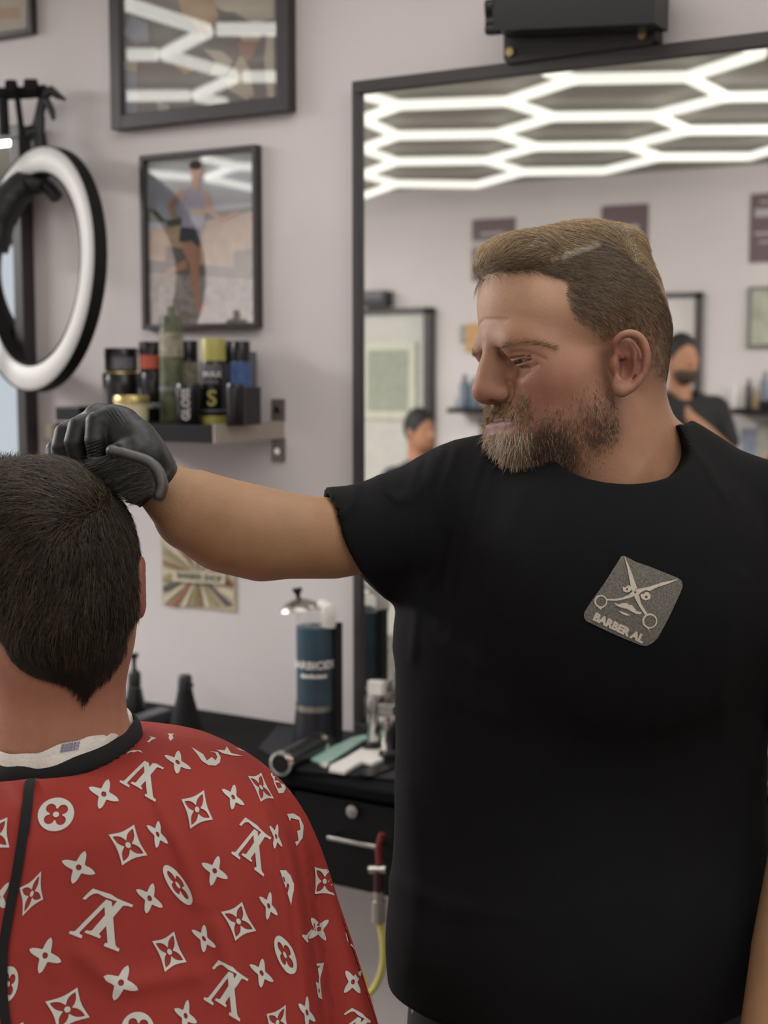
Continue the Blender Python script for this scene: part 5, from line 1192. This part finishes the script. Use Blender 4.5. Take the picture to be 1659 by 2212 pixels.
# spiky front hair rising behind the crown
N_ = 1800; xx = rng.uniform(-60, 108, N_); r0 = np.array([Q_(a, 1030+rng.uniform(-8, 12), CD+rng.uniform(.03, .085)) for a in xx]); up_ = rng.uniform(.012, .024, N_)*np.interp(xx, [-60, 20, 70, 108], [1, 1, .9, .6])
cv = rng.normal(0, .35, (N_, 3)); cv[:, 2] = 0; dn = cU+cR*.1; S = np.stack([r0+(dn+cv*s)*up_[:, None]*s*1.0 for s in np.linspace(0, 1, 5)], 1)
v, q, c = strands(S, .0004, .0001, np.tile(dkb*.7, (N_, 1))); parts.append((v, q, c))
v, q, c = joinm(parts); link('hair_strands', mesh_np('hair_strands', v, q, c), M_chair, chair_)
# ------------------------------------------------------------------ cape
ring = [(172, 1598, .092, 44), (190, 1594, .096, 46), (235, 1591, .104, 54), (290, 1594, .114, 66), (350, 1609, .127, 84), (408, 1636, .140, 106), (455, 1668, .150, 130), (500, 1712, .158, 162), (535, 1762, .162, 200), (562, 1822, .165, 250), (585, 1892, .168, 300), (606, 1972, .172, 360), (630, 2052, .178, 430), (652, 2132, .186, 500), (674, 2212, .194, 575), (702, 2320, .205, 680), (735, 2460, .22, 800), (760, 2600, .23, 920)]
CDp = 1.35; CXp = 130
NA, NR = 360, 150
def ringat(t):
    a = np.array(ring, float); k = np.arange(len(a)); return [np.interp(t, k, a[:, i]) for i in range(4)]
tt = np.linspace(0, len(ring)-1, NR); ww, yy, dep, drp = ringat(tt)
# smooth the profile
for _ in range(6):
    for arr in (ww, yy, dep, drp): arr[1:-1] = (arr[:-2]+2*arr[1:-1]+arr[2:])/4
ang = np.linspace(0, 2*math.pi, NA, endpoint=False); Vp = np.zeros((NR, NA, 3))
for i in range(NR):
    ca, sa = np.cos(ang), np.sin(ang)                      # ca: right, sa>0: away from the camera
    px = CXp+ww[i]*np.sign(ca)*np.abs(ca)**.9
    back = np.maximum(-sa, 0)
    nb = np.interp(i/NR, [0, .25, .6, 1], [1, .8, .3, 0])
    py = yy[i]+back**1.5*(52*nb)+(-.10)*0
    left = np.maximum(-ca, 0); py = py+left*45*nb
    rip = .0022*np.sin(ang*9+i*.02)+.0016*np.sin(ang*17+1.3+i*.03)+.0030*np.sin(ang*5+2+i*.035)
    gath = (.0016*np.sin(ang*62)+.0012*np.sin(ang*41+1))*np.exp(-i/11.0)
    amp = ss(np.array(i/NR), .02, .5)
    r_ = (rip*amp*2.2+gath)
    d = CDp+dep[i]*sa*1.0+ (0.0)
    for j in range(NA):
        p = P(px[j], py[j], CDp); n_ = cR*ca[j]+cF*sa[j]
        Vp[i, j] = p+cF*(dep[i]*sa[j])+n_*r_[j]
def crease(p, pts, A_, wd):
    x, y = pxy(p); best = np.full(len(p), 1e9); sgn = np.zeros(len(p))
    for (x0, y0), (x1, y1) in zip(pts[:-1], pts[1:]):
        dx, dy = x1-x0, y1-y0; t = np.clip(((x-x0)*dx+(y-y0)*dy)/(dx*dx+dy*dy), 0, 1); d2 = (x-x0-t*dx)**2+(y-y0-t*dy)**2
        m = d2 < best; best = np.where(m, d2, best); sgn = np.where(m, np.sign((x-x0)*dy-(y-y0)*dx), sgn)
    return A_, np.sqrt(best), sgn, wd
Vf = Vp.reshape(-1, 3); front = (((Vf-CAM)@cF) < CDp+.02)
# deep fold where the arm hangs: the panel on its right lies further back
x, y = pxy(Vf)
ln_ = [(648, 1760), (660, 1850), (672, 1950), (688, 2040), (702, 2130), (716, 2212), (735, 2330), (750, 2450)]
A_, bd, sg, _ = crease(Vf, ln_, 0, 0); xl = np.interp(y, [q[1] for q in ln_], [q[0] for q in ln_])
act = ss(y, 1760, 1960)*front
right = (x > xl); Vf = Vf+cF*((.030*act*ss(x-xl, -1, 6)*np.exp(-np.maximum(x-xl, 0)/90))[:, None])-cF*((.006*act*np.exp(-np.maximum(xl-x, 0)/40)*(~right))[:, None])
for pts, A_, wd in (([(300, 1640), (335, 1720), (400, 1850), (430, 1950)], .0034, 16), ([(200, 1640), (190, 1700), (140, 1900), (120, 2100)], .0020, 20), ([(590, 1690), (620, 1800), (650, 1990), (660, 2212)], .0048, 11), ([(560, 1700), (600, 1850), (625, 2050), (640, 2212)], .0042, 12), ([(30, 1700), (70, 1760), (60, 1900), (20, 2100)], .0022, 14), ([(470, 2000), (500, 2100), (520, 2212)], .0034, 16), ([(440, 1620), (480, 1700), (500, 1780)], .0016, 22), ([(180, 2060), (260, 2130), (420, 2100)], .0042, 24), ([(90, 1680), (130, 1730), (230, 1690)], .0018, 18), ([(400, 1650), (330, 1700), (270, 1690)], .0018, 14)):
    _, bd, sg, _ = crease(Vf, pts, 0, 0); Vf = Vf-cF*((A_*np.exp(-(bd/wd)**2)*front)[:, None])
fi = np.arange(NR-1)[:, None]*NA; fj = np.arange(NA)[None]; fj2 = (fj+1) % NA
Qp = np.stack([fi+fj, fi+NA+fj, fi+NA+fj2, fi+fj2], -1).reshape(-1, 4)
M_cape = mat('cape_red', (148, 52, 45), .7, var=.05, scale=9, bump=.25, bscale=1500, spec=.2)
cp = thing('barber_cape', 'red barber cape printed with white monogram flowers around the customer', 'cape', (cus_loc[0], cus_loc[1], .6))
co = link('cape_cloth', mesh_np('cape_cloth', Vf, Qp), M_cape, cp)
sd_ = co.modifiers.new('thick', 'SOLIDIFY'); sd_.thickness = .0008; sd_.offset = 1
bvh_c = BVHTree.FromPolygons(Vf.tolist(), Qp.tolist())
M_pr = mat('cape_print', (196, 193, 184), .7, var=.05, scale=60)
# motifs: unit shapes placed by the corners seen on the cloth
def star_unit():
    out = []
    for k in range(4):
        a = math.pi/2*k
        for (r, b) in ((1.0, 0), (.86, .15), (.70, .27), (.55, .41), (.44, .56), (.37, math.pi/4), (.44, math.pi/2-.56), (.55, math.pi/2-.41), (.70, math.pi/2-.27), (.86, math.pi/2-.15)): out.append((r*math.cos(a+b), r*math.sin(a+b)))
    return out
def petals_unit(s, wide):
    out = []
    for k in range(4):
        a = math.pi/2*k
        pts = [(.14, -.05), (.24, -.14*wide), (.42, -.20*wide), (.62, -.15*wide), (.80, -.05*wide), (.88, 0), (.80, .05*wide), (.62, .15*wide), (.42, .20*wide), (.24, .14*wide), (.14, .05)]
        out.append([(s*(x*math.cos(a)-y*math.sin(a)), s*(x*math.sin(a)+y*math.cos(a))) for x, y in pts])
    return out
def round_petals(s):
    out = []
    for k in range(4):
        a = math.pi/2*k; pts = [(.13, -.03)]+[(.45+.27*math.cos(b), .27*math.sin(b)) for b in np.linspace(-2.5, 2.5, 11)]+[(.13, .03)]
        out.append([(s*(x*math.cos(a)-y*math.sin(a)), s*(x*math.sin(a)+y*math.cos(a))) for x, y in pts])
    return out
def dia_unit():
    out = []
    for k in range(4):
        a = math.pi/2*k; b = a+math.pi/2
        p0 = np.array([math.cos(a), math.sin(a)]); p1 = np.array([math.cos(b), math.sin(b)])
        for t in (0, .2, .4, .6, .8): q = p0*(1-t)+p1*t; out.append(tuple(q*(1-.14*math.sin(math.pi*t))))
    return out
def four_petals():
    out = []
    for k in range(4):
        a = math.pi/2*k
        for (r, b) in ((.80, 0), (.68, .13), (.54, .30), (.40, .46), (.27, .62), (.20, math.pi/4), (.27, math.pi/2-.62), (.40, math.pi/2-.46), (.54, math.pi/2-.30), (.68, math.pi/2-.13)): out.append((r*math.cos(a+b), r*math.sin(a+b)))
    return out
def quatre():
    out = []
    for k in range(4):
        a = math.pi/2*k
        for b in np.linspace(-2.25, 2.25, 12): x, y = .46+.285*math.cos(b), .285*math.sin(b); out.append((x*math.cos(a)-y*math.sin(a), x*math.sin(a)+y*math.cos(a)))
    return out
def circ(r, n=24): return [(r*math.cos(2*math.pi*i/n), r*math.sin(2*math.pi*i/n)) for i in range(n)]
def affine(src, dst):
    A_ = np.c_[np.array(src), np.ones(len(src))]; X, *_ = np.linalg.lstsq(A_, np.array(dst, float), rcond=None); return lambda q: tuple(np.array([q[0], q[1], 1])@X)
U4 = [(0, 1), (1, 0), (0, -1), (-1, 0)]
def z4(X, Y): return X*.2947, 1560+Y*.2947
def z6(X, Y): return 400+X*.2947, 1560+Y*.2947
def z7(X, Y): return 240+X*.1929, 1560+Y*.1929
def z8(X, Y): return 560+X*.16275, 1880+Y*.16275
def z9(X, Y): return X*.18083, 1900+Y*.18083
polys = []
def star(z, t, r, b, l):
    f = affine(U4, [z(*q) for q in (t, r, b, l)]); polys.append(([f(q) for q in star_unit()], [[f(q) for q in circ(.17, 14)]]))
def diamond(z, t, r, b, l):
    f = affine(U4, [z(*q) for q in (t, r, b, l)]); polys.append(([f(q) for q in dia_unit()], [[f(q) for q in four_petals()]])); polys.append(([f(q) for q in circ(.135, 14)], []))
def rnd(z, t, r, b, l):
    f = affine(U4, [z(*q) for q in (t, r, b, l)]); s = math.pi/4
    polys.append(([f(q) for q in circ(1.0, 30)], [[f((x*math.cos(s)-y*math.sin(s), x*math.sin(s)+y*math.cos(s))) for x, y in quatre()]])); polys.append(([f(q) for q in circ(.17, 14)], []))
LV1 = [(395, 425), (520, 295), (632, 192), (1040, 320), (1180, 410), (1290, 460), (1532, 555), (1495, 608), (1400, 575), (1330, 572), (1300, 580), (1085, 840), (1110, 1190), (1135, 1460), (1165, 1510), (1225, 1545), (1205, 1615), (870, 1490), (900, 1425), (960, 1420), (945, 1200), (930, 1035), (780, 1200), (775, 1240), (820, 1270), (785, 1318), (440, 1188), (490, 1135), (560, 1150), (610, 1140), (905, 790), (895, 600), (335, 1180), (330, 1220), (398, 1262), (375, 1325), (85, 1215), (110, 1155), (200, 1165), (240, 1145), (930, 437), (1050, 478), (1068, 605), (1170, 475), (900, 385), (745, 300), (650, 310), (560, 360), (463, 447)]
LVa = (632, 192), (1532, 555), (1215, 1600), (95, 1205)
def lv(z, a, b, c, d):
    f = affine(LVa, [z(*q) for q in (a, b, c, d)]); polys.append(([f(q) for q in LV1], []))
star(z4, (795, 430), (870, 575), (725, 645), (650, 480)); star(z4, (622, 947), (703, 1106), (525, 1187), (457, 1012)); star(z4, (375, 1578), (452, 1752), (285, 1843), (216, 1660)); star(z4, (937, 1780), (1012, 1960), (835, 2036), (760, 1862))
star(z4, (1127, 1178), (1185, 1358), (1072, 1398), (987, 1230)); star(z4, (1318, 210), (1392, 355), (1300, 378), (1196, 257)); star(z4, (1173, 720), (1230, 890), (1147, 918), (1064, 765)); star(z4, (68, 1168), (45, 1360), (-90, 1400), (-60, 1220)); star(z4, (1385, 2035), (1440, 2200), (1350, 2270), (1270, 2100))
star(z4, (230, 345), (345, 405), (190, 470), (175, 375)); star(z4, (170, 2200), (240, 2330), (90, 2400), (20, 2260))
diamond(z4, (975, 757), (1080, 973), (890, 1053), (800, 822)); diamond(z4, (1272, 1535), (1374, 1757), (1203, 1835), (1117, 1603)); diamond(z4, (565, 1938), (663, 2168), (420, 2260), (336, 2052)); diamond(z4, (288, 1090), (330, 1298), (150, 1418), (160, 1215)); diamond(z4, (57, 683), (74, 937), (-120, 940), (-130, 760))
rnd(z4, (440, 578), (538, 670), (390, 820), (273, 650)); rnd(z4, (1250, 1066), (1404, 1240), (1355, 1336), (1206, 1130)); rnd(z4, (110, 1790), (108, 1930), (60, 2050), (-30, 1900)); rnd(z4, (1020, 2130), (1130, 2260), (990, 2390), (890, 2230))
lv(z4, (682, 1217), (975, 1340), (872, 1675), (508, 1545)); 
f = affine(LVa, [z4(*q) for q in ((985, 235), (1205, 325), (1138, 597), (880, 430))]); polys.append(([f(q) for q in LV1[5:44]], []))
star(z6, (358, 465), (434, 608), (335, 647), (267, 495)); star(z6, (246, 982), (313, 1143), (187, 1200), (120, 1033)); star(z6, (147, 1485), (228, 1647), (136, 1687), (45, 1523)); star(z6, (568, 1733), (640, 1900), (550, 1946), (464, 1777)); star(z6, (622, 1245), (678, 1412), (593, 1448), (537, 1282)); star(z6, (676, 752), (704, 914), (650, 928), (610, 765)); star(z6, (890, 2018), (948, 2180), (885, 2260), (822, 2057))
diamond(z6, (136, 502), (201, 718), (38, 782), (-28, 570)); diamond(z6, (560, 373), (641, 567), (556, 587), (449, 402)); diamond(z6, (418, 1317), (512, 1530), (370, 1602), (258, 1390)); diamond(z6, (735, 2072), (750, 2260), (610, 2330), (590, 2138)); diamond(z6, (1080, 1070), (1108, 1272), (926, 1262), (960, 1058))
rnd(z6, (705, 1588), (802, 1720), (765, 1862), (648, 1650))
lv(z6, (437, 700), (628, 850), (572, 1128), (338, 962)); lv(z6, (240, 1740), (470, 1885), (395, 2188), (146, 2030)); lv(z8, (1255, 1775), (1480, 2080), (1300, 2400), (900, 2250))
star(z8, (675, 632), (922, 655), (877, 935), (640, 910)); star(z8, (1335, 1340), (1345, 1633), (1105, 1623), (1150, 1333))
polys.append(([z8(*q) for q in ((265, 0), (345, 0), (410, 70), (448, 180), (452, 260), (412, 465), (360, 300), (300, 110))], [[z8(*q) for q in ((340, 240), (365, 170), (392, 195), (365, 310))], [z8(*q) for q in ((300, 80), (322, 95), (335, 160), (315, 150))]]))
polys.append(([z8(*q) for q in ((555, 870), (568, 850), (600, 865), (690, 775), (692, 820), (635, 880), (630, 915), (640, 940), (630, 965), (590, 920))], []))
polys.append(([z8(*q) for q in ((745, 1240), (848, 1228), (830, 1310), (795, 1440), (800, 1530), (822, 1715), (770, 1690), (735, 1480), (775, 1500), (780, 1420), (765, 1310), (800, 1265), (755, 1275))], [[z8(*q) for q in ((768, 1600), (780, 1560), (792, 1600), (780, 1645))]]))
polys.append(([z8(*q) for q in ((1132, 680), (1140, 830), (1165, 920), (1235, 1010), (1260, 1060), (1200, 1000), (1150, 930), (1132, 830))], []))
polys.append(([z6(*q) for q in ((740, 675), (790, 672), (835, 700), (862, 760), (855, 850), (810, 910), (798, 880), (825, 870), (815, 800), (840, 790), (830, 720), (770, 705), (762, 728))], []))
polys.append(([z6(*q) for q in ((617, 350), (660, 370), (690, 400), (715, 440), (732, 490), (715, 522), (680, 525), (650, 460), (640, 420), (622, 390))], [[z6(*q) for q in ((655, 445), (690, 450), (705, 485), (672, 490))], [z6(*q) for q in ((630, 372), (650, 380), (655, 400), (640, 400))]]))
polys.append(([z6(*q) for q in ((722, 425), (760, 455), (815, 528), (765, 525), (752, 505), (765, 480))], []))
polys.append(([z6(*q) for q in ((928, 728), (955, 770), (988, 850), (990, 880), (972, 870), (960, 800), (935, 755))], []))
polys.append(([z7(*q) for q in ((895, 287), (1030, 370), (1070, 440), (1125, 400), (1165, 440), (1185, 400), (1165, 355), (1100, 335), (1190, 345), (1222, 400), (1215, 460), (1165, 497), (1090, 492), (1015, 445), (960, 365))], []))
polys.append(([z7(*q) for q in ((1175, 318), (1270, 325), (1290, 280), (1340, 355), (1480, 388), (1385, 385), (1340, 380), (1240, 355))], []))
polys.append(([z7(*q) for q in ((630, 138), (708, 142), (700, 190), (662, 222), (645, 190))], []))
polys.append(([z7(*q) for q in ((425, 165), (508, 188), (450, 215), (430, 240), (397, 225))], []))
polys.append(([z7(*q) for q in ((1390, 297), (1430, 305), (1500, 338), (1440, 322))], []))
polys.append(([z7(*q) for q in ((175, 368), (200, 340), (250, 325), (330, 325), (355, 355), (300, 335), (255, 350), (220, 345))], []))
ident = lambda x, y: (x, y)
for gi, (gx_, gy_) in enumerate([(x, y) for y in range(1740, 2560, 92) for x in range(-420, 760, 104)]):
    gx_ += 40*((gy_//92) % 2)-20
    if (gx_ > -75 and gy_ < 2265) or (gx_ > 90+(gy_-1500)*.62): continue
    c_, s_ = 40*math.cos(1.25), 40*math.sin(1.25); a4 = [(gx_+c_, gy_-s_), (gx_+s_, gy_+c_), (gx_-c_, gy_+s_), (gx_-s_, gy_-c_)]
    (star, diamond, star, rnd)[(gi+gy_//92) % 4](ident, *a4)
decal('monogram_print', polys, bvh_c, M_pr, co, .0010, 7)
# neck band, tape and paper strip
M_tape = mat('black_elastic', (20, 20, 21), .95, var=.2, scale=400, bump=.6, bscale=1500)
cols = []
def nring(yoff, dr, tilt=0):
    pts = []
    for k in range(72):
        a = 2*math.pi*k/72; ca, sa = math.cos(a), math.sin(a); rx = (172+dr)*kC*1.0; rz = (.0890+dr*kC)
        yb = np.interp(a, [0, math.pi/2, math.pi, 3*math.pi/2, 2*math.pi], [1583, 1560, 1640, 1640, 1583]); 
        c = P(130, yb+yoff, CDp); pts.append(c+cR*ca*rx+cF*sa*rz)
    return pts
def bandmesh(name, rings, m, parent, closed_prof=True):
    v = []; f = []; n = len(rings); K_ = len(rings[0])
    for R_ in rings: v += R_
    for i in range(n):
        j = (i+1) % n
        for k in range(K_): k2 = (k+1) % K_; f.append((i*K_+k, i*K_+k2, j*K_+k2, j*K_+k))
    return MB().add(v, f).build(name, m, parent, smooth=True)
bandmesh('neck_band', [nring(18, 6), nring(10, 10), nring(-8, 6), nring(-20, -2), nring(-24, -8), nring(-16, -9), nring(15, -3)], M_tape, cp)
tl = [(70, 1664), (63, 1710), (57, 1766), (48, 1825), (38, 1884), (27, 1940), (18, 1987), (11, 2030), (8, 2061), (6, 2110), (7, 2150), (11, 2190), (17, 2230), (26, 2290)]
L_, R_ = [], []
for i, (x0, y0) in enumerate(tl):
    w0 = 11; L_.append((x0-w0, y0)); R_.append((x0+w0, y0+2))
decal('closing_tape', [(L_+R_[::-1], [])], bvh_c, M_tape, co, .0022, 9)
decal('tape_end', [([(55, 1658), (70, 1650), (98, 1655), (96, 1668), (84, 1690), (66, 1676)], [])], bvh_c, M_tape, co, .0028, 9)
# paper neck strip
M_pap = mat('paper_strip', (214, 210, 200), .8, var=.05, scale=80, bump=.8, bscale=300)
strip = thing('neck_strip', 'white paper neck strip tucked between neck and black collar', 'neck strip', P(130, 1590, CDp))
def sring(yo, dr, ph):
    pts = []
    for k in range(120):
        a = 2*math.pi*k/120; ca, sa = math.cos(a), math.sin(a); wv = 2.5*math.sin(a*7+ph)+1.5*math.sin(a*13+ph*2)
        yb = np.interp(a, [0, math.pi/2, math.pi, 3*math.pi/2, 5.2, 5.75, 2*math.pi], [1562, 1545, 1618, 1600, 1580, 1556, 1562])
        c = P(130, yb+yo+wv, CDp-.012*0); pts.append(c+cR*ca*((158+dr)*kC)+cF*sa*(.0865+dr*kC+.0010*math.sin(a*9+ph)))
    return pts
bandmesh('paper', [sring(38, 2, 0), sring(18, 4, .4), sring(4, 2, .9), sring(-8, -1, 1.2), sring(-3, -3, 1.4), sring(36, -4, .2)], M_pap, strip)
bandmesh('folded_layer', [sring(38, 5, 1.0), sring(20, 7, 1.5), sring(10, 4.5, 2.0), sring(26, 2, 1.2)], M_pap, strip)
dg = bpy.context.evaluated_depsgraph_get(); pm_ = [o for o in COL.objects if o.name.startswith('folded_layer') or o.name.startswith('paper')]
vv, ff = [], []
for o in pm_:
    n = len(vv); M4 = parent_matrix(strip)@o.matrix_parent_inverse
    vv += [M4@v.co for v in o.data.vertices]; ff += [[n+i for i in p.vertices] for p in o.data.polygons]
bvp = BVHTree.FromPolygons(vv, ff); M_ink = mat('blue_ink', (52, 62, 118), .7)
for i in range(7): text_on('blue_print', 'BEARDBURYS', (157-i*1.2, 1583+i*6.2), math.radians(-9), 7.2, .92, bvp, M_ink, strip, .0008, .02)
# ------------------------------------------------------------------ people seen in the mirror
def small_person(label, px, py_top, N_y, shirt_c, seated=False, facing=(0, 1)):
    base = vmirror(px, py_top, y=N_y); x0, y0, zt = base; f_ = np.array([facing[0], facing[1], 0.0]); f_ /= np.linalg.norm(f_); s_ = np.array([f_[1], -f_[0], 0]); z_ = np.array([0, 0, 1.0])
    t = thing('person', label, 'person', (x0, y0, 0))
    def q(a, b, c): return np.array([x0, y0, 0])+s_*a+f_*b+z_*c
    hz = zt-.12; RM = np.stack([s_, f_, z_])
    b = Field(); b.u(ell(q(0, 0, hz), (.075, .092, .115), RM)).u(ell(q(0, .04, hz-.055), (.052, .06, .06), RM), .03).u(cap(q(0, .095, hz), q(0, .108, hz-.025), .010, .014), .012).u(cap(q(0, -.02, hz-.08), q(0, -.02, hz-.2), .055, .06), .02)
    for sg in (-1, 1): b.u(ell(q(.078*sg, 0, hz-.01), (.012, .018, .03), RM), .006); b.s(ell(q(.03*sg, .088, hz+.01), (.015, .010, .007), RM), .008)
    sz = hz-.26
    arms = Field()
    if seated:
        for sg in (-1, 1): arms.u(chain([q(.2*sg, 0, sz), q(.24*sg, .05, sz-.28), q(.15*sg, .28, sz-.33), q(.12*sg, .34, sz-.33)], [.05, .045, .035, .03]), .01)
    else:
        arms.u(chain([q(.22, 0, sz), q(.25, .06, sz-.24), q(.02, .24, sz-.10), q(-.06, .26, sz-.04)], [.052, .046, .036, .03]), .01)
        arms.u(chain([q(-.22, 0, sz), q(-.25, .08, sz-.24), q(-.02, .20, sz-.20), q(.10, .21, sz-.19)], [.052, .046, .036, .03]), .01)
        for k in range(4): arms.u(chain([q(-.07-.0*k, .27, sz-.06+.018*k), q(-.10, .275, sz-.03+.018*k)], [.010, .008]), .006)
    b.u(arms, .01).u(ell(q(0, 0, sz-.15), (.15, .09, .2), RM), .05)
    v, qd = surfnet(b, q(0, 0, sz)-.5, q(0, 0, sz)+.5, .009)
    link('body', mesh_np('body', v, qd, skin_col(v, (170, 124, 96))), M_skin, t)
    h = Field().u(ell(q(0, -.012, hz+.022), (.083, .095, .110), RM)).s(ell(q(0, .10, hz-.05), (.10, .075, .10), RM), .01).i(lambda p: hz-.045-p[:, 2], .01)
    v, qd = surfnet(h, q(0, 0, hz)-.2, q(0, 0, hz)+.2, .006); link('hair', mesh_np('hair', v, qd), mat('hair_black', (26, 23, 22), .7), t)
    if not seated:
        h = Field().u(ell(q(0, .046, hz-.082), (.062, .060, .050), RM))
        v, qd = surfnet(h, q(0, 0, hz)-.2, q(0, 0, hz)+.2, .005); link('beard', mesh_np('beard', v, qd), mat('beard_brown', (62, 46, 38), .8), t)
    c = Field().u(ell(q(0, 0, sz-.18), (.20, .135, .30), RM)).u(cap(q(-.17, 0, sz), q(.17, 0, sz), .07), .06)
    for sg in (-1, 1): c.u(cap(q(.2*sg, 0, sz), q((.24)*sg, .05, sz-(.28 if seated else .16)), .064, .058), .03)
    if seated: c.u(arms, .02)
    c.s(ell(q(0, .02, sz+.10), (.075, .085, .07), RM), .01)
    v, qd = surfnet(c, q(0, 0, sz)-.6, q(0, 0, sz)+.6, .010); link('shirt', mesh_np('shirt', v, qd), mat('shirt_%d' % shirt_c[2], shirt_c, .85), t)
    l = Field(); hp = sz-.45
    if seated:
        for sg in (-1, 1): l.u(chain([q(.10*sg, 0, hp), q(.13*sg, .42, hp), q(.13*sg, .42, .08), ], [.09, .065, .05]), .03).u(cap(q(.13*sg, .40, .05), q(.13*sg, .56, .04), .045, .035), .02)
    else:
        for sg in (-1, 1): l.u(chain([q(.09*sg, 0, hp), q(.11*sg, 0, .5), q(.12*sg, 0, .06)], [.10, .07, .05]), .03).u(cap(q(.12*sg, 0, .045), q(.13*sg, .16, .04), .045, .035), .02)
    l.i(lambda p: -p[:, 2])
    v, qd = surfnet(l, q(0, 0, .5)-.75, q(0, 0, .5)+.75, .013); link('trousers', mesh_np('trousers', v, qd), mat('trouser_black', (28, 28, 30), .9), t)
    return t, q, hp
small_person('bearded man in black with folded arms standing in the mirror beside the barber\'s ear', 1474, 722, -4.45, (26, 26, 27), False, (.75, .8))
t, q, hp = small_person('dark haired person in a navy top seated far back at the left of the mirror', 908, 884, -4.35, (30, 33, 42), True, (.9, .35))
ct = thing('waiting_chair', 'black chair under the navy topped person in the mirror', 'chair', q(0, 0, 0))
f_ = q(0, 1, 0)-q(0, 0, 0); s_ = q(1, 0, 0)-q(0, 0, 0); Rm = np.stack([s_, f_, [0, 0, 1]]).T
MB().box(q(0, .08, hp-.12), (.5, .48, .06), Rm).build('seat', M_black, ct, bevel=.01); MB().box(q(0, -.20, hp+.12), (.48, .05, .42), Rm).build('backrest', M_black, ct, bevel=.01)
for a in (-.2, .2):
    for b in (-.12, .28): MB().cyl(q(a, b, .0), q(a, b, hp-.15), .014).build('leg', M_chrome, ct, True)
